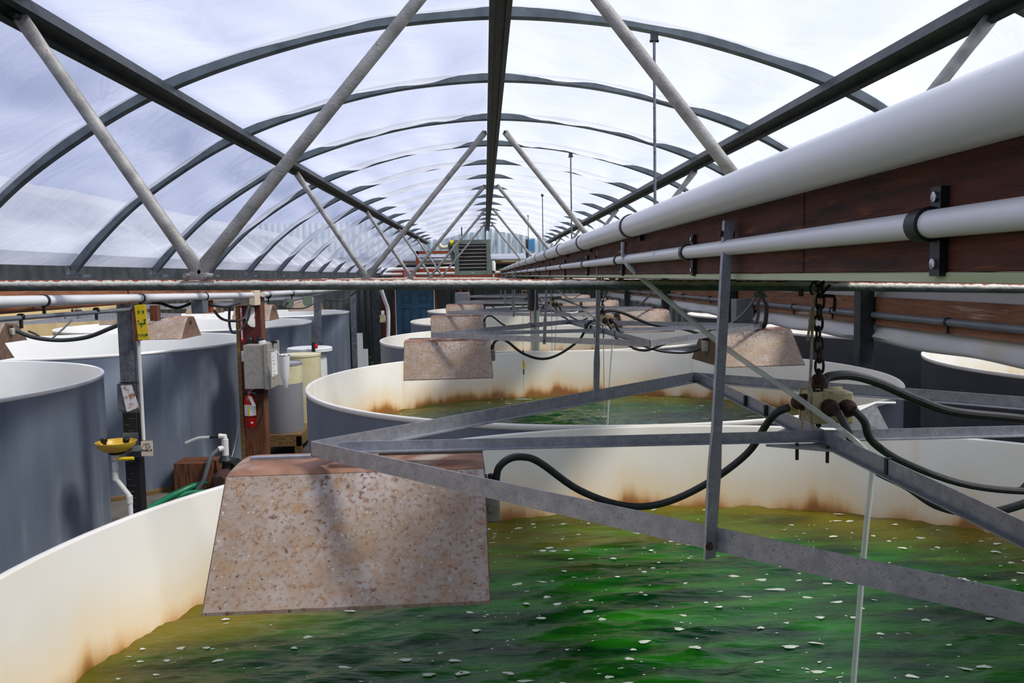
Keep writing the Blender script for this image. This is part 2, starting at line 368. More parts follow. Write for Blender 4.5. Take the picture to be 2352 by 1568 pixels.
structure(MB().bx(-8.6, 9, -1.3, -1.2, -EYE, .1), 'wall_front', m_corrd)
# door with frame
d = empty('door_1', (-1.71, YB, 0)); d['kind'] = 'structure'
b = MB().bx(-2.17, -1.25, YB-.05, YB, -EYE, -.235)
for px0, px1 in ((-2.03, -1.80), (-1.62, -1.39)):
    for z0, z1 in ((-.62, -.40), (-1.35, -.74), (-2.1, -1.5)):
        b.bx(px0, px0+.02, YB-.075, YB-.04, z0, z1).bx(px1-.02, px1, YB-.075, YB-.04, z0, z1).bx(px0+.02, px1-.02, YB-.075, YB-.04, z0, z0+.02).bx(px0+.02, px1-.02, YB-.075, YB-.04, z1-.02, z1); b.bx(px0+.05, px1-.05, YB-.07, YB-.045, z0+.05, z1-.05)
b.build('door_leaf', m_door, d, bev=.006); MB().bx(-2.25, -2.19, YB-.09, YB, -EYE, -.19).bx(-1.23, -1.17, YB-.09, YB, -EYE, -.19).bx(-2.25, -1.17, YB-.09, YB, -.235, -.18).build('door_frame', m_timberv, d)
MB().bx(-2.19, -2.17, YB-.1, YB, -EYE, -.235).bx(-1.25, -1.23, YB-.1, YB, -EYE, -.235).build('door_stop', m_white, d)
MB().lathe([(0, 0), (.03, .01), (.03, .04), (0, .05)], (-1.32, YB-.06, -1.35), 16, (0, -1, 0)).build('door_handle', m_brass, d); LIFT(d)
# left gutter plate + timber beam below it, right one likewise
XL, XR = -2.58, 3.0
structure(MB().bx(XL-.02, XL, -1.2, YB, .0, .185).bx(XL-.35, XL, -1.2, YB, -.012, .0), 'wall_left', m_galvd)
structure(MB().bx(XL-.06, XL-.02, -1.2, YB, -.16, -.014), 'trim_2', m_timber2)
structure(MB().bx(XR-.32, XR-.30, -1.2, YB, .0, .16).bx(XR-.32, XR, -1.2, YB, -.012, .0), 'wall_right', m_galvd)
structure(MB().bx(-8.6, -8.5, -1.2, YB, -EYE, .3), 'wall_left', m_tan)
structure(MB().bx(8.8, 8.9, -1.2, YB, -EYE, .3), 'wall_right', m_tan)
# roof hoops
def hoop_mesh(xc):
    b = MB(); rings = []; w_, h_ = .02, .024; L = len(ARC)
    for i, (x, z) in enumerate(ARC):
        a = ARC[max(i-1, 0)]; c = ARC[min(i+1, L-1)]; nx, nz = -(c[1]-a[1]), (c[0]-a[0]); d = math.hypot(nx, nz); nx /= d; nz /= d
        rings.append([Vector((x+nx*s*h_, t*w_, z+nz*s*h_)) for s, t in ((-.7, -1), (-1, -.6), (-1, .6), (-.7, 1), (1, 1), (1, -1))])
    b.ring_sweep(rings); return b
hp = hoop_mesh(XC).build('roof_hoop', M('hoop_steel', (104, 114, 120), (78, 86, 92), 9, rough=.5, metal=.4, bump=.1, bsc=60), origin=(0, 0, 0)); first = True
feet = MB().bx(-2.5, -2.40, -.05, .05, .03, .05).bx(-2.50, -2.49, -.05, .05, .03, .11).bx(2.40, 2.5, -.05, .05, .03, .05).build('foot_bracket', m_galv, hp)
ordn = ['nearest', 'second', 'third', 'fourth', 'fifth', 'sixth', 'seventh', 'eighth', 'ninth', 'tenth', 'eleventh', 'twelfth', 'thirteenth', 'fourteenth', 'fifteenth', 'sixteenth', 'seventeenth']
HYs = [y for y in HY if y > 2]
for i, y in enumerate(HYs):
    o = hp if i == 0 else copy_tree(hp)
    o.location = (XC, y, EYE)
    tag(o, f'curved dark steel roof hoop, {ordn[i]} from the camera' + (', crossing both top corners' if i == 0 else ', over the tank hall'), 'roof hoop', 'steel hoops under the film roof')
# ridge beam and purlins
def channel(b, x, z, w, h, y0=-.5, y1=20.6, tilt=0):
    Rm = Matrix.Rotation(tilt, 3, 'Y'); pr = [(-w/2, h/2), (-w/2, -h/2), (-w/4, -h/2), (-w/4, -h/6), (w/4, -h/6), (w/4, -h/2), (w/2, -h/2), (w/2, h/2)]
    rings = [[Vector((x, y, z)) + Rm @ Vector((p[0], 0, p[1])) for p in pr] for y in (y0, y1)]; return b.ring_sweep(rings)
o = LIFT(channel(MB(), XC+.005, 1.085, .09, .05).build('ridge_beam', m_galvd)); tag(o, 'dark steel ridge beam running down the middle of the roof', 'roof beam')
o = LIFT(channel(MB(), -1.36, .80, .085, .05, tilt=-.42).build('roof_purlin', m_galvd)); tag(o, 'dark steel purlin running down the left side of the roof', 'roof beam', 'roof purlins')
o = LIFT(channel(MB(), 1.53, .775, .085, .05, tilt=.42).build('roof_purlin', m_galvd)); tag(o, 'dark steel purlin running down the right side of the roof', 'roof beam', 'roof purlins')
# trusses
def strut(a, b, r=.0195):
    a, b = Vector(a), Vector(b); t = (b-a).normalized(); side = t.cross(Vector((0, 1, 0))); L = (b-a).length; rings = []
    for s, k in ((0, 0), (.05, .12), (.13, 1), (L-.13, 1), (L-.05, .12), (L, 0)):
        p = a+t*s; w_ = r*(1 if k == 1 else 1.15); h_ = r*max(k, .14)
        rings.append([p + side*math.cos(q)*w_ + Vector((0, 1, 0))*math.sin(q)*h_ for q in [2*math.pi*j/14 for j in range(14)]])
    return MB().ring_sweep(rings)
tr = empty('roof_truss', (0, 0, 0))
sl = -.0224; zt = lambda x: float(np.interp(x, [-2.6, -1.43, .086, 1.0, 1.65, 2.7], [.006, -.004, -.0275, -.05, -.070, -.094]))
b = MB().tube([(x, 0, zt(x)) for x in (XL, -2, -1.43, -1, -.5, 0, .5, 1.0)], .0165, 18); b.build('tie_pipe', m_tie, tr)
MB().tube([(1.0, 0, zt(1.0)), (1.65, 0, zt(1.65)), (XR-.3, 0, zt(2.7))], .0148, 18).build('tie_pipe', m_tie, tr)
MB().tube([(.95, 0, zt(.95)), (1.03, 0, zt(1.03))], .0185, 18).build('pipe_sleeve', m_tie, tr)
for a, c in (((XC-.055, 0, 1.06), (-.885, 0, .0)), ((XC+.085, 0, 1.06), (1.02, 0, -.03)), ((-1.35, 0, .785), (-.845, 0, .0)), ((1.56, 0, .76), (.93, 0, -.03))):
    strut(a, c).build('strut', m_strut, tr)
for x, z in ((-.865, -.004), (.98, -.035)):
    MB().box((x, 0, z), (.1, .03, .008)).tube([(x-.03, -.03, z+.02), (x-.03, .03, z+.02)], .007, 8).tube([(x+.03, -.03, z+.02), (x+.03, .03, z+.02)], .007, 8).build('strut_bracket', m_strut, tr)
for x, z in ((XC-.055, 1.055), (XC+.085, 1.055), (-1.35, .78), (1.56, .755)):
    MB().tube([(x, -.035, z), (x, .035, z)], .009, 8).build('bolt', m_galvd, tr)
for i, y in enumerate((2.6, 6.26, 9.92, 13.58, 17.24)):
    o = tr if i == 0 else copy_tree(tr); o.location = (0, y, EYE-(.02 if i else 0))
    tag(o, ['rusty scaly tie pipe truss crossing the whole view at eye level, nearest truss', 'second roof truss, its V of pipe struts meeting the ridge above the second tank', 'third roof truss of pipe struts meeting at the ridge', 'fourth roof truss of thin pipe struts, before the heater', 'farthest roof truss, its struts crossing in front of the heater'][i], 'roof truss', 'pipe roof trusses')
# thin hanger rods
for i, (y, zt_) in enumerate(((3.82, 1.04), (7.48, 1.04), (11.14, 1.04), (14.8, 1.04))):
    t = empty('hanger_rod', (.77, y, 0)); MB().tube([(.77, y, zt_), (.77, y, .13)], .0065, 8).build('rod', m_galv, t); MB().box((.77, y, zt_), (.03, .03, .04)).tube([(.75, y, zt_-.02), (.79, y, zt_-.02)], .006, 8).build('rod_clamp', m_galvd, t)
    LIFT(t); tag(t, f'thin steel rod from roof hoop to timber beam, {ordn[i]} of the four from the camera', 'hanger rod', 'rods holding up the beam')

# ------------------------------------------------------------------ the box beam with the two air pipes
BX0, BX1 = .387, 1.15
t = empty('timber_beam', (.77, 0, 0))
MB().bx(BX0, BX0+.04, -.6, 1.02, -.004, .118).build('side_board', m_timber, t, bev=.002); MB().bx(BX0, BX0+.04, 1.023, 20.3, -.004, .118).build('side_board', m_timber, t, bev=.002)
MB().bx(BX1-.04, BX1, -.6, 20.3, -.004, .118).build('side_board', m_timber, t)
b = MB()
for k in range(35): b.bx(BX0+.04, BX1-.04, -.5+k*.6, -.46+k*.6, .0, .1)
b.build('cross_piece', m_timber2, t); MB().bx(BX0-.002, BX1, -.6, 20.3, -.0125, -.0045).build('bottom_panel', m_panel, t)
LIFT(t); tag(t, 'long dark red timber beam with a mossy white underside, hung over the tanks', 'beam')
def pipe_run(name, x, z, r, mat, y0, y1, clamps, label, cat, strap=True, couplings=(), cl_h=.07):
    t = empty(name, (x, y0, z)); MB().tube([(x, y0+(y1-y0)*k/20, z) for k in range(21)], r, 24).build('pipe', mat, t)
    for y in couplings: MB().tube([(x, y-.035, z), (x, y+.035, z)], r*1.09, 24).build('coupling', mat, t)
    for y in clamps:
        q = MB(); n = 20; rings = []
        for k in range(n+1):
            a = 2*math.pi*k/n; rings.append([Vector((x+math.cos(a)*rr, y+s*.009, z+math.sin(a)*rr)) for rr, s in ((r*1.0, -1), (r+.003, -1), (r+.003, 1), (r*1.0, 1))])
        q.ring_sweep(rings, caps=False); c = q.build('clamp', m_black, t)
        s = 1 if x < BX0 else -1
        MB().bx(min(BX0-.004, x+r*.7), BX0-.0005, y-.008, y+.008, z-r-cl_h*.45, z-r*.6).bx(min(BX0-.004, x+r*.7), BX0-.0005, y-.008, y+.008, z+r*.6, z+r+cl_h*.28).build('clamp_strap', m_black, c)
        if strap: MB().lathe([(.0045, 0), (.0045, .004), (0, .005)], (BX0-.006 if x < BX0 else BX0, y, z-r-cl_h*.3), 10, (-1, 0, 0)).lathe([(.0045, 0), (.0045, .004), (0, .005)], (BX0-.006, y, z+r+cl_h*.16), 10, (-1, 0, 0)).build('clamp_screw', m_chrome, c)
    LIFT(t); tag(t, label, cat); return t
pipe_run('air_main_pipe', .357, .113, .0265, m_pvc, -.3, 19.5, [2.06, 3.05, 3.9, 4.7, 5.6, 6.9, 8.2, 9.5, 11, 13, 15, 17], 'thick white plastic air main, the larger pipe on top of the timber beam', 'pipe', couplings=(2.95, 9.1), strap=False, cl_h=.02)
pipe_run('air_branch_pipe', .371, .036, .0118, m_pvc, -.3, 19.5, [.707, 1.55, 2.35, 3.15, 4.05, 5.0, 6.0, 7.2, 8.5, 10, 12, 14, 16], 'slim white plastic pipe clamped along the face of the timber beam', 'pipe')

# ------------------------------------------------------------------ tanks
TR = 2.036; TH = EYE-.736
def make_tank(R=TR, H=TH, mo=m_outer, ml=m_liner, N=128, wz=1.12, base=True):
    t = empty('fish_tank', (0, 0, 0))
    MB().lathe([(R, .0), (R, H-.03)], n=N, caps=False).build('wall', mo, t, sharp=60)
    MB().lathe([(R, H-.03), (R+.006, H-.026), (R+.008, H-.004), (R+.004, H), (R-.014, H), (R-.018, H-.006), (R-.02, .05), (0.01, .03)], n=N, caps=False).build('liner', ml, t, sharp=60)
    if base: MB().lathe([(R+.009, 0), (R+.009, .035), (R+.002, .05), (R, .05)], n=N, caps=False).build('base_trim', m_base, t)
    return t
rng = np.random.default_rng(7)
def water_mesh(R, res, amp, seed=3):
    r = np.random.default_rng(seed); n = int(2*R/res); xs = np.linspace(-R, R, n+1); X, Y = np.meshgrid(xs, xs, indexing='ij')
    # squash the square grid onto the disc
    u, v = X/R, Y/R; DX = u*np.sqrt(1-v*v/2)*R; DY = v*np.sqrt(1-u*u/2)*R; Z = np.zeros_like(DX)
    for k in range(44):
        th = math.pi/2 + r.normal(0, .28)+.15; lam = r.uniform(.04, .22) if k < 30 else r.uniform(.03, .06); kx, ky = math.cos(th)*2*math.pi/lam, math.sin(th)*2*math.pi/lam
        wp = .12*np.sin(DX*r.uniform(2, 6)+r.uniform(0, 6))*2*math.pi + .1*np.sin(DY*r.uniform(2, 5)+r.uniform(0, 6))*6
        ph = kx*DX+ky*DY+wp+r.uniform(0, 6.28); Z += (1-np.abs(np.sin(ph/2)))*lam*.026*amp*(.5+.5*np.sin(DX*r.uniform(1, 3)+DY*r.uniform(1, 3)+r.uniform(0, 6)))
    Z -= Z.mean(); vs = np.stack([DX, DY, Z], -1).reshape(-1, 3); m = n+1
    i, j = np.meshgrid(np.arange(n), np.arange(n), indexing='ij'); a = (i*m+j).ravel(); fs = np.stack([a, a+m, a+m+1, a+1], 1)
    me = bpy.data.meshes.new('water'); me.from_pydata(vs.tolist(), [], fs.tolist()); me.polygons.foreach_set('use_smooth', [True]*len(me.polygons)); me.update(); me['n'] = n; HT[me.name] = (DX.ravel(), DY.ravel(), Z.ravel()); return me
HT = {}
def foam_mesh(R, cnt, seed, region=None, smin=.004, smax=.02, ht=None):
    r = random.Random(seed); b = MB()
    for k in range(cnt):
        while True:
            x, y = r.uniform(-R, R), r.uniform(-R, R)
            if x*x+y*y < (R*.97)**2 and (region is None or region(x, y, r)): break
        s = smin + (smax-smin)*r.random()**3.2; el = r.uniform(1, 1.9) if r.random() < .85 else r.uniform(2.5, 4.5); n = 10; ang = r.uniform(-.5, .5); c, sn = math.cos(ang), math.sin(ang)
        ph = r.uniform(0, 6); rings = []; z0 = 0
        if ht is not None: z0 = float(ht[2][np.argmin((ht[0]-x)**2+(ht[1]-y)**2)])
        for q, h in ((1, .0), (.8, .45), (.4, .7)):
            ring = []
            for j in range(n):
                a = 2*math.pi*j/n; rr = s*q*(1+.18*math.sin(3*a+ph)+.1*math.sin(5*a+ph*2)); px, py = rr*math.cos(a)*el, rr*math.sin(a)*.85
                ring.append(Vector((x+px*c-py*sn, y+px*sn+py*c, .0012+z0+h*min(s, .010)*.25)))
            rings.append(ring)
        b.ring_sweep(rings, caps=True)
    return b
TANKX, TY0, TDY = .782, 1.989, 4.1
tank = make_tank()
names = ['nearest', 'second', 'third', 'fourth', 'farthest']
WL = [1.128, 1.095, 1.08, 1.08, 1.08]
for i in range(5):
    o = tank if i == 0 else copy_tree(tank); o.location = (TANKX, TY0+TDY*i, 0)
    tag(o, ['large round grey tank in the foreground, white inside and half full of green water', 'second round grey tank behind the foreground one, rust-stained cream inside', 'third round grey tank in the middle row', 'fourth round grey tank in the middle row', 'farthest round grey tank of the middle row, by the blue door'][i], 'fish tank', 'round tanks of the middle row')
    if i == 0: wm = water_mesh(TR-.02, .0125, 1.0); mat = m_water; H0 = HT[wm.name]
    elif i == 1: wm = water_mesh(TR-.02, .02, 1.1, 5); mat = m_water2; H1 = HT[wm.name]
    elif i == 2: wm = water_mesh(TR-.02, .06, .8, 6)
    if i < 3: wm.materials.append(mat)
    wo = bpy.data.objects.new('tank_water', wm); COL.objects.link(wo); wo.location = (TANKX, TY0+TDY*i, WL[i])
    tag(wo, ['rippled bright green algae water filling the foreground tank', 'olive green rippled water in the second tank', 'green water in the third tank of the middle row', 'green water in the fourth tank of the middle row', 'green water in the farthest tank of the middle row'][i], 'water', kind='stuff')
fo = foam_mesh(TR, 1100, 4, lambda x, y, r: y > -1.3, .0025, .014, H0).build('foam_bubbles', m_foam, origin=(0, 0, 0)); fo.location = (TANKX, TY0, WL[0])
tag(fo, 'scattered small patches of white bubble foam on the foreground green water', 'foam', kind='stuff')
fo = foam_mesh(TR, 240, 9, None, .006, .022, H1).build('foam_bubbles', m_foam, origin=(0, 0, 0)); fo.location = (TANKX, TY0+TDY, WL[1])
tag(fo, 'small white foam flecks on the water of the second tank', 'foam', kind='stuff')
LX, LY0 = -5.05, 6.3
tl = make_tank(mo=m_outerL, ml=m_linerL)
for i in range(4):
    o = tl if i == 0 else copy_tree(tl); o.location = (LX, LY0+4.13*i, 0)
    tag(o, ['blue-grey round tank at the left edge, behind the eyewash bowl', 'dark blue-grey tank between the steel post and the timber post', 'blue-grey tank right behind the electrical cabinet and white drums', 'farthest blue-grey tank on the left, beside the thin post'][i], 'fish tank', 'round tanks of the left row')
    wo = bpy.data.objects.new('tank_water', wm); COL.objects.link(wo); wo.location = (o.location.x, o.location.y, .95)
    tag(wo, ['water in the left-edge tank', 'water in the left tank between the posts', 'water in the left tank behind the cabinet', 'water in the farthest left tank'][i], 'water', kind='stuff')
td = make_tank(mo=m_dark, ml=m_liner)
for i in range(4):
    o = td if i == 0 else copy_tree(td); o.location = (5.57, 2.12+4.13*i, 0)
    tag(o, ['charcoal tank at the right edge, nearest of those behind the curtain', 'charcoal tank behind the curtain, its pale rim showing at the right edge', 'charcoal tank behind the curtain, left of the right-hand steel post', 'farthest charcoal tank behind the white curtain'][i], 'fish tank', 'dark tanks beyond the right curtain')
    wo = bpy.data.objects.new('tank_water', wm); COL.objects.link(wo); wo.location = (5.57, 2.12+4.13*i, 1.05)
    tag(wo, ['water in the right-edge charcoal tank', 'water in the second charcoal tank', 'water in the third charcoal tank', 'water in the farthest charcoal tank'][i], 'water', kind='stuff')

# ------------------------------------------------------------------ hanging light frames (built round their own centre, z = top edge)
FR = 1.265
def L_prof(h=.038, wdt=.028, th=.0032, side=1): return [(0, 0), (0, -h), (side*wdt, -h), (side*wdt, -h+th), (side*th, -h+th), (side*th, 0)]
def make_frame():
    t = empty('light_frame', (0, 0, 0)); V = [Vector((-FR, 0, 0)), Vector((0, -FR, 0)), Vector((FR, 0, 0)), Vector((0, FR, 0))]
    for i in range(4):
        a, c = V[i], V[(i+1) % 4]; MB().bar(a, c, L_prof(side=-1)).build('edge_bar', m_alu, t)
    MB().bar((-FR+.07, .0, -.003), (FR-.07, 0, -.003), L_prof(.026, .02)).build('cross_bar', m_alu, t)
    MB().bar((0.02, FR-.04, -.002), (.02, -FR+.04, -.002), L_prof(.036, .02)).build('cross_bar', m_alu, t)
    MB().prism([(-.13, -.005), (.02, -.005), (.02, -.10)], -.040, -.034, 'xy').prism([(.03, .10), (.03, .24), (-.1, .10)], -.040, -.034, 'xy').build('gusset_plate', m_alu, t)
    for x, y in ((-.06, -.03), (.0, -.07)): MB().tube([(x, y, -.028), (x, y, -.07)], .0045, 8).build('bolt', m_rust, t)
    for x, y in ((.012, .42), (.012, .62)): MB().box((x, y, -.02), (.012, .01, .034)).build('stiffener', m_galvd, t)
    for y in (-.34,): MB().box((.02, y, -.018), (.012, .012, .036)).build('stiffener', m_galvd, t)
    for x in (-.97, .97): MB().tube([(x-.13, .02, -.035), (x+.13, .02, -.035)], .009, 10).build('mounting_rail', m_alu, t)
    return t
def make_lamp(s=1):              # s: side the junction box is on (+1 = +x)
    t = empty('grow_lamp', (0, 0, 0)); lx = .312; ht, hb, H = .115, .355, .248; th = .003
    def slab(sign):
        return MB().ring_sweep([[Vector((x, sign*yy, z)) for yy, z in ((ht, 0), (hb, -H), (hb+th, -H), (ht+th, 0))] for x in (-lx, lx)])
    slab(-1).box((0, -hb-.002, -H+.004), (2*lx, .006, .008)).build('front_reflector', m_house, t); slab(1).box((0, hb+.002, -H+.004), (2*lx, .006, .008)).build('rear_reflector', m_house, t)
    b = MB(); n = 8; rings = [[Vector((x, ht*math.cos(math.pi*k/n), .001+.016*math.sin(math.pi*k/n)*(1 if abs(x) < lx else .5))) for k in range(n+1)] for x in (-lx, -lx*.9, lx*.9, lx)]
    b.ring_sweep(rings); b.build('top_cover', m_house_top, t)
    for sg in (-1, 1):
        x = sg*lx; e_ = MB().ring_sweep([[Vector((x+dx, y, z)) for y, z in ((-ht, .0), (ht, .0), (hb, -H), (-hb, -H))] for dx in (-th*sg, th*sg)]).build('end_panel', m_house_end, t)
        for k in range(2): MB().box((x+sg*.007, -.02, -.05-.022*k), (.010, .09, .006)).build('vent_louver', m_rust, e_)
    bx_ = MB().box((s*(lx+.022), -.02, -.115), (.038, .07, .082)).build('junction_box', m_box, t, bev=.006)
    MB().lathe([(.012, 0), (.012, .004), (0, .004)], (s*(lx+.022), -.055, -.118), 16, (0, -1, 0)).build('knockout_plug', m_box, bx_)
    MB().lathe([(.013, 0), (.013, .015), (.009, .02), (.009, .035)], (s*(lx+.022), -.01, -.074), 12).build('cable_gland', m_rust, bx_)
    MB().lathe([(.0, -.12), (.03, -.10), (.045, 0), (.03, .08), (.018, .11), (0, .115)], (0, 0, -.13), 20, (1, 0, 0)).build('bulb', m_white, t)
    MB().bx(-.28, -.12, -.01, .01, .014, .024).build('hanging_strap', m_alu, t)
    return t
def gland(b, p, ax): return b.lathe([(.022, 0), (.022, .012), (.018, .014), (.018, .026), (.012, .034)], p, 12, ax)
def make_jbox():
    t = empty('junction_box', (0, 0, 0)); MB().box((.045, .035, .048), (.105, .075, .080)).build('box_body', m_boxy, t, bev=.004); MB().box((.045, .075, .048), (.112, .01, .086)).build('box_lid', m_boxy, t, bev=.002)
    gland(MB(), (-.012, .03, .060), (-1, -.1, 0)).build('cable_gland', m_rust, t); gland(MB(), (.035, -.002, .050), (0, -1, 0)).build('cable_gland', m_rust, t)
    gland(MB(), (.08, -.002, .048), (0, -1, 0)).build('cable_gland', m_rust, t); gland(MB(), (.022, .03, .096), (0, 0, 1)).build('cable_gland', m_rust, t); return t
CF = Vector((.826, 2.085, -.4))   # centre of the first frame
def L_(x, y, Y): return W(x, y, Y)-CF
def cable(name, pts, r, n=10): return MB().tube(smoothpath(pts, 6), r, n).build(name, m_cable, origin=(0, 0, 0))
frames = []
frame0 = make_frame(); lampA = make_lamp(1); lampC = make_lamp(-1); jb0 = make_jbox()
c1 = cable('lamp_cable', [L_(1139, 1108, 2.17), L_(1145, 1075, 2.17), L_(1168, 1054, 2.17), L_(1200, 1049, 2.18), L_(1240, 1062, 2.2), L_(1330, 1125, 2.24), L_(1430, 1160, 2.26), L_(1520, 1156, 2.26), L_(1620, 1112, 2.24), L_(1715, 1042, 2.22), L_(1760, 975, 2.17), L_(1783, 948, 2.13), L_(1812, 935, 2.11)], .0098)
c2 = cable('lamp_cable', [L_(1960, 940, 2.04), L_(1985, 968, 2.04), L_(2005, 1015, 2.06), (.31, .15, -.13), (.5, .17, -.20), (.72, .17, -.22), (.86, .12, -.17), (.93, .05, -.08), (.96, .0, -.09)], .0098)
c3 = cable('supply_cable', [L_(1888, 880, 2.15), L_(1905, 865, 2.17), L_(1955, 862, 2.2), L_(2020, 880, 2.22), L_(2100, 915, 2.25), L_(2190, 945, 2.3), L_(2352, 962, 2.4), (1.0, .42, -.10), (1.3, .48, .05), (1.5, .50, .31)], .0125)
c4 = cable('lamp_cable', [L_(1925, 945, 2.04), L_(1945, 985, 2.02), L_(1965, 1035, 2.02), L_(2010, 1080, 1.98), L_(2080, 1115, 1.93), L_(2150, 1160, 1.88), L_(2230, 1178, 1.85), L_(2300, 1172, 1.82), L_(2400, 1140, 1.8)], .0095)
def make_chain():
    b = MB(); z = .375; k = 0; x, y = .012, .02
    while z > .01:
        pts = []; 
        for j in range(16):
            a = 2*math.pi*j/16; u = .0105*math.cos(a); v = .012*(1 if math.sin(a) > 0 else -1)*min(1, abs(math.sin(a))*1.5)+.0105*math.sin(a)*.6
            pts.append(Vector((x+(u if k % 2 == 0 else 0)+.002*math.sin(k), y+(u if k % 2 else 0), z+v)))
        b.tube(pts, .0034, 6, close=True); z -= .0272; k += 1
    return b
ch0 = empty('chain', (0, 0, 0)); make_chain().build('links', m_chain, ch0)
MB().tube(smoothpath([(.014, .02, .397), (.010, .02, .375), (-.004, .02, .368), (-.012, .02, .352), (-.006, .02, .34), (.006, .02, .345)], 5), .0032, 8).box((.014, .02, .394), (.014, .014, .008)).build('hook', m_chain, ch0)
MB().tube([(.015, .01, .34), (.035, .01, .362)], .0035, 8).tube([(.02, .01, .335), (.045, .01, .333), (.048, .01, .325), (.046, .01, .295)], .0045, 8).build('grab_hook', m_chain, ch0)
rope0 = empty('rope', (0, 0, 0)); MB().tube(smoothpath([(-.006, .0, .345), (-.012, .0, .3), (-.014, 0, .2), (-.018, 0, .1), (-.020, 0, .045), (-.008, .0, .0), (-.012, .0, -.004)], 5), .0038, 8).build('strand', m_rope, rope0)
MB().tube(smoothpath([(-.010, -.004, .33), (-.018, -.004, .285), (-.026, -.004, .225)], 4), .0035, 8).build('loose_end', m_rope, rope0); MB().lathe([(0, -.012), (.008, -.008), (.009, .006), (0, .012)], (-.014, 0, .27), 10).lathe([(0, -.012), (.009, -.008), (.009, .006), (0, .012)], (-.020, 0, .055), 10).build('knot', m_rope, rope0)
MB().tube(smoothpath([(-.02, .0, .05), (-.034, .0, .03), (-.038, .0, 0)], 4), .0033, 8).build('tail', m_rope, rope0)
def make_bar(zt_, sx=1):
    b = MB(); rings = []
    for z, wx, wy, a in ((zt_, .014, .013, 0), (.16, .014, .013, 0), (.10, .023, .005, .35), (.06, .024, .005, .5), (-.042, .024, .004, .6)):
        c, s = math.cos(a), math.sin(a); rings.append([Vector((q[0]*wx/2*c-q[1]*wy/2*s, q[0]*wx/2*s+q[1]*wy/2*c, z)) for q in ((-1, -1), (1, -1), (1, 1), (-1, 1))])
    t = empty('hanger_bar', (0, 0, 0)); b.ring_sweep(rings).build('bar', m_alu, t)
    MB().tube([(-.004, -.012, -.02), (0, .01, -.02)], .006, 8).build('bolt', m_rust, t); MB().tube([(-.012, 0, zt_-.02), (.01, 0, zt_-.02)], .005, 8).build('bolt', m_rust, t); return t
bar0 = make_bar(.482)
tube0 = MB().tube(smoothpath([L_(1433, 590, 2.19), L_(1437, 600, 2.19), L_(1451, 618, 2.18), L_(1503, 663, 2.17), L_(1654, 789, 2.10), L_(1820, 905, 2.0), L_(1950, 1000, 1.93), L_(1990, 1038, 1.91), L_(2003, 1075, 1.9), L_(2000, 1120, 1.9), L_(1985, 1260, 1.9), L_(1960, 1568, 1.9), L_(1945, 1750, 1.9)], 6), .0068, 12).build('air_tube', m_clear, origin=(0, 0, 0))
MB().tube([L_(1433, 556, 2.19), L_(1432, 590, 2.19)], [.008, .006], 10).build('barb_fitting', m_chrome, tube0)
def spec(i, what):
    return ['the foreground tank', 'the second tank', 'the third tank', 'the fourth tank', 'the farthest middle tank'][i]
FC = [(CF.x, CF.y, 0, -.4), (.862, 6.30, R_(5.5), -.405), (.80, 10.35, R_(5), -.42), (.80, 14.35, R_(3), -.42), (.80, 18.3, R_(3), -.42)]
def place(src, used, key, loc, rot, fc):
    o = src if key not in used else copy_tree(src); used.add(key)
    c, s = math.cos(rot), math.sin(rot)
    o.location = (fc[0]+loc[0]*c-loc[1]*s, fc[1]+loc[0]*s+loc[1]*c, EYE+fc[3]+loc[2]); o.rotation_euler = (0, 0, rot); return o
used = set()
near = ['over the foreground tank', 'over the second tank', 'over the third tank', 'over the fourth tank', 'over the farthest middle tank']
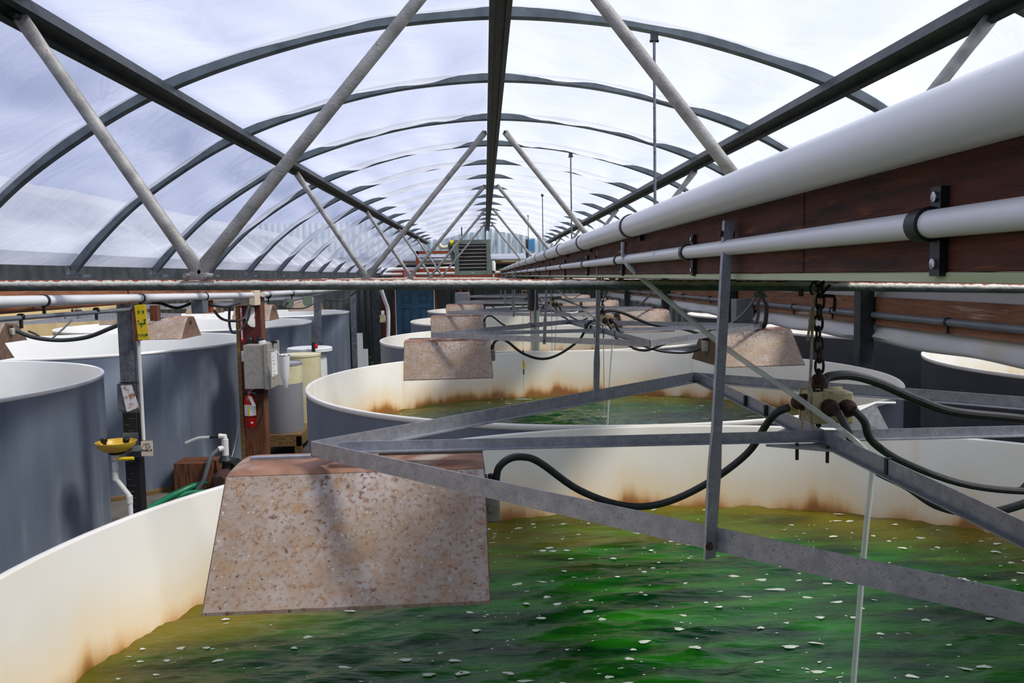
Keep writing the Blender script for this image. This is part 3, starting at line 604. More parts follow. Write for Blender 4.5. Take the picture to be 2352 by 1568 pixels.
for i, (fx, fy, a, fz) in enumerate(FC):
    fc = (fx, fy, 0, fz); nr = near[i]
    tag(place(frame0, used, 'f', (0, 0, 0), a, fc), f'diamond-shaped aluminium light frame hanging {nr}', 'light frame', 'hanging aluminium frames')
    if i < 4:
        la = place(lampA, used, 'la', (-1.150 if i == 0 else -1.15, .13 if i == 0 else .06, -.076 if i == 0 else -.07), a*.3+(.035 if i == 0 else .03), fc)
        tag(la, ['big speckled rusty lamp housing in the foreground, hung from the left tip of the frame', 'brown speckled lamp housing at the left tip of the frame over the second tank', 'brown lamp housing at the left tip of the frame over the third tank', 'small brown lamp housing at the left tip of the frame over the fourth tank'][i], 'grow lamp', 'rusty grow lamps')
    lc = place(lampC, used, 'lc', (1.16, .10, -.05), a*.5+.03, fc)
    tag(lc, f'sunlit tan lamp housing, right tip of frame {nr}', 'grow lamp', 'rusty grow lamps')
    tag(place(jb0, used, 'jb', (-.005, .0, .005), a, fc), f'yellowed junction box at the centre of the frame {nr}', 'junction box')
    if i < 4:
        tag(place(c1, used, 'c1', (0, 0, 0), a, fc), f'black cable looping from the left lamp to the junction box {nr}', 'cable', 'lamp cables')
    tag(place(c2, used, 'c2', (0, 0, 0), a, fc), f'black cable from the junction box to the right lamp {nr}', 'cable', 'lamp cables')
    if i < 3:
        tag(place(c3, used, 'c3', (0, 0, 0), a, fc), f'thick black supply cable arching away right from the junction box {nr}', 'cable', 'lamp cables')
        tag(place(c4, used, 'c4', (0, 0, 0), a, fc), f'black cable sagging below the frame bar {nr}', 'cable', 'lamp cables')
    if i < 3:
        tag(place(ch0, used, 'ch', (0, 0, 0), 0, fc), f'dark iron chain with hook hanging down to the junction box {nr}', 'chain', 'frame chains')
    if i < 2: tag(place(rope0, used, 'ro', (0, 0, 0), 0, fc), f'pale frayed rope knotted beside the chain {nr}', 'rope', 'frame ropes')
    for k, (lx, ly) in enumerate(((-.482, -.800), (-.447, .831))):
        br = place(bar0, used, 'bar', (lx, ly, -.005), 0, (fx, fy, 0, fz))
        if k > 1 and False: pass
        br.rotation_euler = (0, .055 if k == 0 else .03, 0)
        tag(br, f'{["front", "rear"][k]} flat aluminium hanger bar of the frame {nr}', 'hanger bar', 'hanger bars from beam to frames')
    if i < 3: tag(place(tube0, used, 'tb', (0, 0, 0), 0, fc), f'clear vinyl air tube slanting from the white main pipe into {spec(i, 0)}', 'air tube', 'clear air tubes')
# left bay frames
for i in range(4):
    fy = 6.45+4.13*i; fz = -.30 if i == 0 else -.40; fc = (LX+.02, fy, 0, fz); nr = ['over the left-edge tank', 'over the left tank between the posts', 'over the left tank behind the cabinet', 'over the farthest left tank'][i]
    tag(place(frame0, used, 'f', (0, 0, 0), R_(2), fc), f'aluminium light frame hanging {nr}', 'light frame', 'hanging aluminium frames')
    tag(place(lampA, used, 'la', (-1.15, .08, -.066), 0, fc), f'brown lamp, left tip of frame {nr}', 'grow lamp', 'rusty grow lamps')
    tag(place(lampC, used, 'lc', (1.08 if i else .90, .0 if i else .15, -.045), 0, fc), f'tan lamp with brown end, right tip of frame {nr}', 'grow lamp', 'rusty grow lamps')
    tag(place(jb0, used, 'jb', (-.02, .0, .005), 0, fc), f'white junction box, centre of frame {nr}', 'junction box')
# ------------------------------------------------------------------ hanging lines in the second and third tanks
t = empty('float_line', (.345, 7.9, 0)); MB().tube([(.345, 7.9, -.03), (.345, 7.9, -1.16)], .0022, 6).build('line', m_pvct, t)
MB().tube([(.343, 7.9, -.80), (.35, 7.9, -.87)], [.010, .012], 10).build('float', m_yellow, t); MB().tube([(.346, 7.9, -.88), (.347, 7.9, -.93)], .006, 8).tube([(.345, 7.9, -.70), (.345, 7.9, -.745)], .006, 8).build('weight', m_black, t)
LIFT(t); tag(t, 'thin line with a small yellow float hanging in the second tank', 'line')
for k, (p, zb, lb) in enumerate(((W(1386, 760, 6.7), -1.165, 'thin clear tube hanging into the second tank, right of the hanger bar'), (W(1267, 740, 9.2), -1.1, 'thin clear tube hanging into the third tank'))):
    o = LIFT(MB().tube([(p.x, p.y, -.03), (p.x, p.y, zb)], .004, 8).build('drip_tube', m_pvct)); tag(o, lb, 'tube', 'thin drip tubes')
p = W(1224, 690, 8.75); t = empty('standpipe', (p.x, p.y, -EYE+.05))
MB().tube([(p.x, p.y, -.02), (p.x, p.y, -.345)], .053, 24).build('black_cap_pipe', m_black, t); MB().tube([(p.x, p.y, -.21), (p.x, p.y, -.225)], .057, 24).tube([(p.x, p.y, -.33), (p.x, p.y, -.36)], .058, 24).build('collar', m_black, t)
MB().tube([(p.x+.01, p.y, -.35), (p.x+.06, p.y+.6, -1.2)], .05, 24).build('clear_pipe', m_whitep, t); MB().tube([(p.x-.03, p.y-.03, -.36), (p.x+.03, p.y+.55, -1.15)], .006, 8).build('red_rod', m_redink, t)
LIFT(t); tag(t, 'black topped standpipe with a pale lower pipe standing in the third tank', 'standpipe')

# ------------------------------------------------------------------ left side: posts
def post(x0, x1, y, zb, zt_, mat, name, label, par=None):
    o = LIFT(MB().bx(x0, x1, y-.05, y+.05, zb, zt_).build(name, mat, bev=.004)); tag(o, label, 'post', 'steel gutter posts'); return o
PX = -2.60
t = empty('gutter_post', (PX, 6.24, -EYE)); MB().bx(PX-.055, PX+.05, 6.19, 6.29, -.95, -.16).build('upper_post', m_galv, t, bev=.006); MB().bx(PX-.052, PX+.05, 6.19, 6.29, -EYE, -.95).build('wrapped_foot', m_black, t, bev=.004)
b = MB(); r = random.Random(2)
for k in range(26): z = -.99-k*.045; x = PX+r.uniform(-.03, .02); b.bx(x-.02*r.random()-.01, x+.02, 6.186, 6.19, z, z+.003)
b.build('tape_wrinkle', m_galv, t); LIFT(t); tag(t, 'galvanised post wrapped in black tape below, beside the yellow eyewash bowl', 'post', 'gutter posts')
for i, (y, lb) in enumerate(((13.58, 'thin steel post behind the round white drum, in front of the left tanks'), (17.24, 'farthest left steel post, by the dark end wall'))):
    o = LIFT(MB().bx(PX-.12, PX-.02, y-.05, y+.05, -EYE, -.14).build('gutter_post', m_galv, bev=.004)); tag(o, lb, 'post', 'gutter posts')
for i, (y, lb) in enumerate(((6.4, 'steel post behind the chain, standing before the white curtain'), (9.92, 'second right-hand steel post, behind the tall hanger bar'), (13.58, 'third right-hand steel post before the curtain'), (17.24, 'farthest right-hand steel post before the curtain'))):
    o = LIFT(MB().bx(2.84, 2.95, y-.055, y+.055, -EYE, .0).build('gutter_post', m_galvd, bev=.004)); tag(o, lb, 'post', 'gutter posts')
# left gutter pipes
def run(name, pts, r, mat, label, cat, clamps=(), ring=True, end=None, cname='clamp'):
    t = empty(name, pts[0]); MB().tube(pts, r, 20).build('pipe', mat, t)
    for q in clamps:
        q = Vector(q); MB().tube([q-Vector((0, .012, 0)), q+Vector((0, .012, 0))], r+.005, 20).bx(q.x-.008, q.x+.006, q.y-.008, q.y+.008, q.z-r-.05, q.z-r).build(cname, m_black, t)
    LIFT(t); tag(t, label, cat); return t
P0, P1 = W(0, 693.5, 4.62), W(552, 677.5, 9.2); PXL = -2.53; zl = lambda y: -.093-.070*(y-4.64)/4.5
run('white_water_pipe', [(PXL, 2.5, zl(2.5)), (PXL, 9.3, zl(9.3))], .031, m_pvc, 'white plastic pipe with rusty rings along the left gutter beam', 'pipe', [(PXL, y, zl(y)) for y in (4.95, 6.32, 7.75)])
run('white_water_pipe', [(PXL, 9.75, zl(9.3)), (PXL, 13, zl(10.6)), (PXL, 17, zl(11))], .031, m_pvc, 'white plastic pipe beyond the timber post on the left', 'pipe', [(PXL, y, zl(9.3)-.02) for y in (10.0, 11.2)])
run('slim_conduit', [(PXL, 2.5, -.17), (PXL, 4.64, -.183), (PXL, 6.2, -.196)], .0135, m_pvcg, 'slim grey conduit below the white pipe at the left edge', 'pipe', [(PXL, y, -.178) for y in (4.7, 5.6)])
run('slim_conduit', [(PXL, 10.9, -.29), (PXL, 13.3, -.235), (PXL, 15.5, -.2)], .012, m_galv, 'slim grey conduit with two flood lights, far left gutter', 'pipe')
for k, (px, py, Y) in enumerate(((655, 696, 11.1), (700, 690, 12.0))):
    p = W(px, py, Y); t = empty('flood_light', p); MB().lathe([(.02, 0), (.03, .03), (.075, .09), (.075, .10), (0, .10)], p, 20, (.6, -.8, -.1)).build('shade', m_green, t); MB().tube([p, p+Vector((0, .04, .05))], .018, 8).build('neck', m_green, t)
    LIFT(t); tag(t, ['grey-green flood light on the conduit, nearer of the two by the timber post', 'grey-green flood light on the conduit, farther of the two'][k], 'flood light', 'flood lights')
# timber fire post
t = empty('timber_post', (-2.72, 9.85, -EYE)); MB().bx(-2.80, -2.56, 9.75, 9.93, -EYE, -.16).build('post_body', m_timberv, t, bev=.004)
MB().bx(-2.845, -2.80, 9.74, 9.9, -EYE, -.16).build('side_board', m_pale, t, bev=.003); MB().bx(-2.795, -2.565, 9.735, 9.75, -1.30, -.20).build('red_panel', m_redpaint, t)
LIFT(t); tag(t, 'thick red-brown timber post carrying the fire extinguisher and the dial', 'post')
Y9 = 9.73
def at(px, py, Y=Y9): return W(px, py, Y)
p = at(555, 743); t = empty('arrow_sign', p); MB().box(p, (.034, .006, .42)).build('sign_plate', m_red, t); MB().box(p-Vector((0, .004, 0)), (.018, .002, .36)).build('white_strip', m_white, t)
text('FIRE EXT', .05, m_red, t, p-Vector((0, .0055, -.03)), (R_(90), R_(90), 0)); LIFT(t); tag(t, 'narrow red and white vertical arrow sign on the timber post', 'sign')
p = at(581, 728); t = empty('dial_thermometer', p); MB().lathe([(.115, 0), (.115, .012), (.105, .016)], p, 40, (1, -.55, 0)).build('rim', m_white, t)
nrm = Vector((1, -.55, 0)).normalized(); b = MB()
for k in range(24): a = 2*math.pi*k/24; side = Vector((.55, 1, 0)).normalized(); q = p+nrm*.0165+side*math.cos(a)*.088+Vector((0, 0, math.sin(a)*.088)); b.box(q, (.006, .002, .006))
b.build('dial_marks', m_ink, t); MB().tube([p+nrm*.018-Vector((0, 0, .02)), p+nrm*.018+Vector((.03, 0, .05))], .003, 6).build('pointer', m_redink, t)
LIFT(t); tag(t, 'round white dial thermometer on the timber post', 'thermometer')
# enclosure above
p0, p1 = at(537, 661, 9.6), at(588, 701, 9.6); t = empty('utility_box', (p0.x, 9.6, p1.z)); MB().bx(p0.x, p1.x-.06, 9.55, 9.75, p1.z, p0.z+.03).build('box_body', m_box, t, bev=.004); MB().bx(p1.x-.055, p1.x+.01, 9.53, 9.76, p1.z, p0.z+.03).build('box_side', m_beige, t, bev=.003)
LIFT(t); tag(t, 'beige metal box at the top of the timber post, under the tie pipe', 'box')
# cabinet with door
x0 = at(564, 800, 9.6).x; x1 = at(605, 800, 9.5).x; zc0 = at(600, 893, 9.5).z; zc1 = at(600, 792, 9.5).z
t = empty('electrical_cabinet', ((x0+x1)/2, 9.7, zc0)); MB().bx(x0, x1, 9.50, 10.02, zc0, zc1).build('cabinet_body', m_box, t, bev=.005); dr = MB().bx(x1, x1+.05, 9.49, 10.03, zc0-.01, zc1+.01).build('door', m_box, t, bev=.004)
MB().bx(x1+.051, x1+.054, 9.62, 9.88, zc0+.12, zc1-.10).build('posted_sheet', m_paper, dr); b = MB()
for k in range(7): b.bx(x1+.0545, x1+.0555, 9.66, 9.66+.05+.03*(k % 3), zc1-.16-.04*k, zc1-.155-.04*k)
b.build('sheet_print', m_ink, dr); LIFT(t); tag(t, 'grey electrical cabinet with a posted sheet on its door, on the timber post', 'cabinet')
for k, (px, py, mt, nm, lb, r_, h_) in enumerate(((575, 778, m_black, 'dark_bottle', 'small black bottle on top of the electrical cabinet', .028, .085), (597, 765, m_black, 'black_pot', 'black cylindrical pot behind the bottle on the cabinet', .045, .09), (601, 781, m_white, 'white_hard_hat', 'white rounded cap on top of the electrical cabinet', .05, .05), (628, 778, m_black, 'black_tool', 'black tool lying on the far corner of the cabinet', .04, .04))):
    p = at(px, py, 9.72); o = LIFT(MB().lathe([(r_, 0), (r_, h_*.6), (r_*.45, h_*.85), (r_*.4, h_), (0, h_)], (p.x, p.y, zc1 if k != 1 else zc1+.0), 20).build(nm, mt)); tag(o, lb, 'bottle' if k < 1 else 'container' if k == 1 else 'cap' if k == 2 else 'tool')
# filter sock with ring
p = at(653, 815, 9.45); t = empty('filter_bag', p); MB().lathe([(.058, .0), (.056, -.06), (.045, -.22), (.03, -.34), (.012, -.375), (0, -.38)], p, 20).build('bag', m_white, t); MB().tube([(p.x+.06*math.cos(a), p.y+.06*math.sin(a), p.z) for a in [k*math.pi/10 for k in range(20)]], .004, 6, close=True).build('ring', m_chrome, t)
MB().tube([p+Vector((-.05, 0, 0)), p+Vector((-.10, .03, .06)), Vector((x1+.045, 9.5, p.z+.05))], .004, 6).build('handle', m_white, t); LIFT(t); tag(t, 'long white filter bag hanging beside the electrical cabinet', 'filter bag')
# fire extinguisher
p = at(575, 945, 9.62); t = empty('fire_extinguisher', (p.x, p.y, at(575, 980, 9.62).z)); zb = t.location.z; r_ = .062
MB().lathe([(r_*.9, 0), (r_, .01), (r_, .30), (r_*.8, .34), (r_*.35, .365), (r_*.3, .385)], (p.x, p.y, zb), 28).build('cylinder', m_red, t); MB().lathe([(r_+.001, .135), (r_+.001, .26)], (p.x, p.y, zb), 28, caps=False).build('label', m_paper, t)
MB().bx(p.x-.01, p.x+.008, p.y-r_-.004, p.y-r_, zb+.14, zb+.255).build('yellow_band', m_yellow, t); MB().lathe([(r_+.002, .115), (r_+.002, .125)], (p.x, p.y, zb), 28, caps=False).build('strap', m_black, t)
MB().box((p.x, p.y, zb+.395), (.03, .03, .03)).box((p.x+.03, p.y-.01, zb+.425), (.11, .02, .01), Matrix.Rotation(-.5, 3, 'Y')).box((p.x+.03, p.y-.01, zb+.395), (.10, .02, .008), Matrix.Rotation(.25, 3, 'Y')).build('handle', m_chrome, t)
MB().tube([(p.x-.02, p.y-.02, zb+.42), (p.x-.03, p.y-.02, zb+.43)], .012, 8).build('pin', m_redink, t); MB().tube(smoothpath([(p.x+.02, p.y, zb+.39), (p.x+.12, p.y, zb+.36), (p.x+.14, p.y, zb+.2), (p.x+.10, p.y, zb+.06), (p.x+.07, p.y, zb+.02)], 6), .008, 8).build('hose', m_cable, t)
MB().prism([(p.x+.0, zb+.36), (p.x+.04, zb+.36), (p.x+.085, zb+.25), (p.x+.05, zb+.245)], p.y-r_-.012, p.y-r_-.010).build('tag', m_paper, t); MB().prism([(p.x+.012, zb+.055), (p.x+.03, zb+.07), (p.x+.048, zb+.055), (p.x+.03, zb+.045)], p.y-r_-.002, p.y-r_+.01).build('white_mark', m_white, t)
LIFT(t); tag(t, 'red fire extinguisher with a white tag on the timber post', 'fire extinguisher')
o = LIFT(MB().box(at(560, 818, 9.72), (.05, .02, .12)).build('white_switch', m_white, bev=.004)); tag(o, 'small white switch box on the left edge of the timber post', 'switch')

# eyewash station
E0 = W(267, 1024, 6.0)
t = empty('eyewash_station', (E0.x, E0.y, E0.z-.2)); MB().lathe([(.034, -.045), (.09, -.03), (.125, .0), (.136, .033), (.131, .034), (.12, .003), (.085, -.022), (0, -.028)], E0, 40).build('bowl', m_ywash, t)
for dx, ax in ((-.07, (-.15, -.1, 1)), (.065, (.25, -.1, 1))):
    MB().lathe([(.012, 0), (.012, .03), (.021, .036), (.024, .062), (.02, .068), (0, .07)], (E0.x+dx, E0.y-.01, E0.z-.005), 16, ax).build('spray_head', m_black, t)
MB().lathe([(.05, -.055), (.055, -.045), (.03, -.04)], E0, 20).build('drain_ring', m_black, t); MB().lathe([(.036, -.10), (.038, -.05)], E0, 16).build('neck', m_beige, t)
MB().bx(E0.x+.06, PX+.05+.0, E0.y-.02, 6.19, E0.z-.11, E0.z-.07).bx(PX-.05, PX+.055, 6.175, 6.19, E0.z-.12, E0.z+.06).build('bracket', m_galv, t)
MB().tube([(E0.x+.03, E0.y-.04, E0.z-.085), (E0.x+.13, E0.y-.03, E0.z-.085)], .013, 12).build('yellow_valve', m_yellow, t); LIFT(t); tag(t, 'yellow eyewash bowl with two black spray heads on the steel post', 'eyewash')
# drain
q = [W(265, 1062, 6.0), W(265, 1098, 6.0), W(270, 1102, 6.0), W(296, 1137, 6.0), W(298, 1145, 6.0)]; q.append(Vector((q[-1].x, 6.0, -EYE)))
t = empty('drain_pipe', q[-1]); MB().tube([q[0], q[1], q[3], q[4], q[5]], .018, 16).build('pipe', m_pvcs, t)
for a, c in ((q[0], q[0]+Vector((0, 0, -.05))), (W(265, 1085, 6), W(266, 1102, 6)), (W(297, 1138, 6), W(298, 1155, 6))): MB().tube([a, c], .0225, 16).build('coupling', m_pvcs, t)
LIFT(t); tag(t, 'white plastic drain pipe with a dog-leg under the eyewash bowl', 'pipe')
q = [W(318, 782, 6.2), W(327, 1012, 6.2)]; o = LIFT(MB().tube([(q[0].x, 6.2, q[0].z), (q[0].x, 6.2, E0.z)], .013, 12).build('riser_pipe', m_pvcs)); tag(o, 'white plastic riser pipe on the right side of the eyewash post', 'pipe')
# yellow sign
a, c = W(312, 700, 6.1), W(339, 780, 6.1); cx_ = (a.x+c.x)/2; cz = (a.z+c.z)/2; t = empty('eyewash_sign', (cx_, 6.1, c.z)); MB().box((cx_, 6.1, cz), (.078, .004, .25), Matrix.Rotation(-.06, 3, 'Y')).build('sign_plate', m_yellow, t, bev=.002)
b = MB(); yy = 6.096
for s in (-1, 1): b.box((cx_+s*.015, yy, cz+.082), (.014, .002, .006)).prism([(cx_+s*.015-.008, cz+.066), (cx_+s*.015+.008, cz+.066), (cx_+s*.015, cz+.078)], yy-.001, yy+.001)
b.bx(cx_-.02, cx_+.028, yy-.001, yy+.001, cz-.012, cz-.004).bx(cx_+.021, cx_+.027, yy-.001, yy+.001, cz-.012, cz+.02).bx(cx_-.003, cx_+.002, yy-.001, yy+.001, cz-.035, cz-.012).prism([(cx_+.012, cz+.022), (cx_+.034, cz+.022), (cx_+.024, cz+.008)], yy-.001, yy+.001).prism([(cx_-.028, cz+.016), (cx_-.014, cz+.012), (cx_-.024, cz)], yy-.001, yy+.001)
b.build('pictogram', m_dkgreen, t); text('Bradley', .021, m_dkgreen, t, (cx_-.006, yy-.001, cz-.088), (R_(90), 0, 0)); MB().lathe([(.008, 0), (.008, .002)], (cx_+.031, yy, cz-.088), 16, (0, -1, 0)).build('emblem', m_dkgreen, t)
LIFT(t); tag(t, 'yellow eyewash sign with green pictogram on the steel post', 'sign')
o = LIFT(MB().bx(cx_-.062, cx_-.035, 6.1, 6.19, c.z-.01, -.17).bx(cx_+.04, cx_+.09, 6.15, 6.22, c.z+.13, -.17).build('sign_block', m_timberv)); tag(o, 'brown timber blocks behind the yellow sign', 'timber block')
a, c = W(323, 1013, 5.98), W(352, 1047, 5.98); cx_ = (a.x+c.x)/2; cz = (a.z+c.z)/2; t = empty('push_handle_tag', (cx_, 5.98, c.z)); MB().box((cx_, 5.98, cz), (c.x-a.x, .004, a.z-c.z)).build('tag_plate', m_beige, t, bev=.0018); MB().bx(PX+.04, cx_-.03, 5.984, 6.19, cz-.02, cz-.012).build('tag_arm', m_galv, t)
b = MB(); pts = [(cx_-.036+.0, 5.977, cz-.0+.004)]; b.tube([(cx_-.034+.03*(1-math.cos(k*.19)), 5.977, cz+.0+.036*math.sin(k*.19)) for k in range(9)], .001, 5); b.tube([(cx_-.005, 5.977, cz+.035), (cx_+.012, 5.977, cz+.038), (cx_+.025, 5.977, cz+.01)], .0016, 5).tube([(cx_-.004, 5.977, cz+.036), (cx_-.001, 5.977, cz+.006), (cx_+.022, 5.977, cz+.007)], .0018, 5)
b.build('pictogram', m_dkgreen, t); text('Bradley', .018, m_ink, t, (cx_-.010, 5.977, cz-.011), (R_(90), 0, 0), off=.0004); MB().lathe([(.006, 0), (.006, .002)], (cx_+.030, 5.978, cz-.011), 14, (0, -1, 0)).build('emblem', m_ink, t); LIFT(t); tag(t, 'small cream tag with a drawing beside the eyewash bowl', 'sign')
# clip plate and paper on the post
a, c = W(266, 880, 6.17), W(316, 944, 6.17); t = empty('clipboard', ((a.x+c.x)/2, 6.17, c.z)); MB().box(((a.x+c.x)/2-.012, 6.178, (a.z+c.z)/2), (.115, .006, .2)).build('board', m_galv, t, bev=.004)
MB().prism([(a.x+.035, a.z-.015), (a.x+.115, a.z-.012), (a.x+.158, c.z+.025), (a.x+.068, c.z-.005)], 6.166, 6.168).build('stained_note', M('stained_paper', (228, 224, 224), (160, 116, 76), 22, .5, .62, rough=.9), t)
MB().bx(a.x+.03, a.x+.16, 6.16, 6.175, a.z-.0, a.z+.008).build('black_band', m_black, t); LIFT(t); tag(t, 'metal plate with a brown-stained paper note strapped to the steel post', 'notice')

# pump corner: box, pvc tee, hoses
c = W(462, 1052, 9.25); MB().bx(c.x-.21, c.x+.2, 9.0, 9.33, -EYE, c.z).build('wooden_block', m_timberv, bev=.004); t = bpy.data.objects['wooden_block']; LIFT(t); tag(t, 'dark brown wooden block standing against the left tank', 'wooden block')
Yp = 9.05; zT = W(515, 1003, Yp); p = Vector((W(517, 1020, Yp).x, Yp, 0)); zq = lambda y: W(517, y, Yp).z
t = empty('pvc_tee', (p.x, Yp, zq(1046))); MB().tube([(p.x, Yp, zq(1046)), (p.x, Yp, zq(1008))], .036, 16).build('tee_body', m_pvcs, t); MB().tube([(p.x, Yp, zq(1012)), (p.x, Yp, zq(1002)), (p.x-.06, Yp, zq(1001))], .03, 16).build('elbow', m_pvcs, t)
MB().tube([(p.x, Yp, zq(1027)), (p.x-.06, Yp-.04, zq(1030))], .032, 16).build('side_outlet', m_pvcs, t); MB().tube([(p.x-.06, Yp, zq(1001)), (p.x-.16, Yp, zq(1003))], .014, 10).build('barb', m_black, t)
MB().lathe([(.07, 0), (.075, .02), (.06, .05), (.045, .07)], (p.x, Yp, zq(1060)), 24).build('flange', m_galvd, t); LIFT(t); tag(t, 'white plastic tee fitting with an elbow on top of the pump', 'pipe fitting')
o = LIFT(MB().tube(smoothpath([(p.x-.16, Yp, zq(1003)), (p.x-.28, Yp-.02, zq(1004)), (p.x-.4, Yp-.05, zq(1013))], 6), .017, 10).build('clear_hose', m_clear)); tag(o, 'short clear hose end sticking out left of the white tee', 'hose')
o = LIFT(MB().tube(smoothpath([(p.x-.06, Yp-.04, zq(1030)), (p.x-.13, Yp-.08, zq(1045)), (p.x-.17, Yp-.1, zq(1070)), (p.x-.22, Yp-.1, zq(1100)), (p.x-.3, Yp-.1, -EYE+.03)], 6), .024, 12).build('suction_hose', m_pvcg)); tag(o, 'grey ribbed hose running down from the white tee', 'hose')
t = empty('water_pump', (p.x, Yp, -EYE)); MB().lathe([(.09, 0), (.1, .02), (.1, .18), (.06, .22)], (p.x+.0, Yp-.02, zq(1095)), 24, (0, -1, 0)).build('volute', m_rust, t); MB().tube([(p.x, Yp+.1, zq(1085)), (p.x, Yp+.35, zq(1085))], .085, 20).build('motor', m_black, t); MB().bx(p.x-.1, p.x+.1, Yp-.2, Yp+.35, -EYE, zq(1085)-.09).build('pump_base', m_rust, t); MB().tube([(p.x, Yp, zq(1090)), (p.x, Yp, zq(1058))], .04, 16).build('outlet', m_black, t)
LIFT(t); tag(t, 'rusty black water pump below the white tee', 'pump')
hz = -EYE+.04
g = [W(300, 1190, 8.2), W(345, 1166, 8.45), W(400, 1136, 8.8), W(455, 1112, 9.0), W(520, 1098, 9.05)]; g = [Vector((v.x, v.y, v.z)) for v in g]
o = LIFT(MB().tube(smoothpath(g, 8), .032, 14).build('green_hose', m_hose)); tag(o, 'thick green hose rising from the floor behind the foreground tank rim', 'hose', 'green hoses')
g = [W(330, 1185, 8.5), W(380, 1155, 8.75), W(430, 1133, 8.9), W(500, 1128, 9.0)]
o = LIFT(MB().tube(smoothpath(g, 8), .03, 14).build('green_hose', m_hose)); tag(o, 'second green hose just under the thick one, mostly behind the rim', 'hose', 'green hoses')
o = LIFT(MB().tube(smoothpath([W(550, 960, 9.6), W(540, 1020, 9.5), W(532, 1050, 9.4)], 5), .006, 6).build('grey_wire', m_pvcg)); tag(o, 'thin grey wire hanging left of the timber post', 'wire')

# drums
def drum(px, Y, r_, zb, zt_, mat, label, lid=None, extra=None, nm='storage_drum'):
    x = W(px, 900, Y).x; t = empty(nm, (x, Y, zb)); MB().lathe([(r_*.98, zb), (r_, zb+.02), (r_, zt_)], (x, Y, 0), 40).build('body', mat, t)
    if lid: MB().lathe([(r_*lid, zt_), (r_*lid, zt_+.045), (r_*lid*.96, zt_+.055), (0, zt_+.06)], (x, Y, 0), 40).build('lid', m_whitep, t)
    else: MB().lathe([(r_+.001, zt_-.03), (r_+.008, zt_-.028), (r_+.008, zt_), (r_-.01, zt_+.004)], (x, Y, 0), 40, caps=False).build('rim', mat, t)
    if extra: extra(t, x, Y)
    LIFT(t); return tag(t, label, 'drum', 'white plastic drums')
zs = W(650, 988, 10.9).z
def ex1(t, x, Y):
    MB().lathe([(.262, zs+.62), (.262, zs+.86)], (x, Y, 0), 40, caps=False).build('upper_band', m_cream, t); text('500L', .035, m_ink, t, (x+.05, Y-.268, zs+.74), (R_(90), 0, R_(10)))
    MB().tube(smoothpath([(x-.05, Y-.2, zs+.9), (x+.05, Y-.24, zs+.94), (x+.14, Y-.22, zs+.9)], 5), .015, 8).build('handle', m_cream, t)
drum(648, 10.9, .26, zs, zs+.88, m_ltgrey, 'grey plastic drum with a cream top on the wooden stand', None, ex1)
drum(692, 11.7, .275, -EYE+.3, W(700, 812, 11.7).z, m_cream, 'cream plastic drum behind the grey one', None)
def ex3(t, x, Y):
    MB().tube([(x+.13, Y-.32, W(0, 790, 12.3).z*0+t.location.z+1.0), (x+.13, Y-.32, t.location.z+1.3)], .01, 8).build('vent', m_brass, t)
drum(715, 12.4, .24, -EYE+.3, W(700, 806, 12.4).z, m_whitep, 'white drum with a wide flat lid behind the cream one', 1.35)
p = W(720, 805, 12.05); t = empty('pressure_valve', p); MB().tube([p+Vector((0, 0, .12)), p-Vector((0, 0, .02))], .025, 10).build('body', m_black, t); MB().tube([p+Vector((0, 0, .12)), p+Vector((0, 0, .19))], .008, 8).build('stem', m_brass, t); MB().tube([p+Vector((.02, 0, .06)), p+Vector((.06, 0, .06))], .03, 12).build('red_knob', m_red, t); MB().tube([p-Vector((.02, 0, .05)), p-Vector((.0, 0, .11))], .02, 8).build('lower_knob', m_black, t)
LIFT(t); tag(t, 'black and brass valve with a red knob on the lidded drum', 'valve')
x = W(655, 1000, 10.9).x; t = empty('wooden_stand', (x, 11.0, -EYE)); b = MB().bx(x-.34, x+.27, 10.58, 10.64, zs-.15, zs-.02).bx(x+.21, x+.27, 10.58, 12.1, zs-.15, zs-.02).bx(x-.34, x-.28, 10.58, 12.1, zs-.15, zs-.02).bx(x-.34, x+.27, 12.04, 12.1, zs-.15, zs-.02); b.build('skirt', m_pale, t, bev=.003)
MB().bx(x-.34, x+.27, 10.58, 12.1, zs-.02, zs-.001).build('deck', m_pale, t)
for lx in (x-.3, x+.23):
    for ly in (10.62, 12.0): MB().bx(lx-.04, lx+.04, ly-.04, ly+.04, -EYE, zs-.15).build('leg', m_pale, t)
LIFT(t); tag(t, 'low timber stand under the white drums', 'stand')

# cables and boxes on the left beam
def Lc(pts, r, label, grp='left beam cables'):
    o = LIFT(MB().tube(smoothpath([W(*q) for q in pts], 6), r, 10).build('power_cable', m_cable)); tag(o, label, 'cable', grp)
Lc([(38, 760, 6.7), (80, 775, 6.7), (140, 781, 6.7), (200, 774, 6.6), (250, 755, 6.5), (276, 744, 6.4)], .0165, 'thick black cable sagging in front of the left-edge tank')
Lc([(65, 760, 6.8), (80, 766, 6.8), (90, 772, 6.8)], .008, 'short thin cable from the white lamp box at the left edge')
Lc([(120, 777, 6.9), (145, 755, 7.4), (165, 735, 8)], .008, 'thin black cable rising from the thick sagging one')
Lc([(345, 695, 7.3), (370, 697, 7.5), (405, 707, 7.6), (435, 698, 7.7), (450, 690, 7.8), (485, 700, 8.0), (520, 704, 8.2), (550, 695, 8.4)], .013, 'black cable draped under the white pipe left of the timber post')
Lc([(490, 712, 9.2), (510, 732, 9.2), (540, 737, 9.3), (562, 728, 9.4), (572, 700, 9.5)], .014, 'black cable loop hanging left of the timber post, upper one')
Lc([(527, 705, 9.3), (527, 745, 9.3), (535, 763, 9.3), (552, 757, 9.4), (568, 735, 9.45), (576, 700, 9.5)], .014, 'black cable loop hanging lowest, left of the timber post')
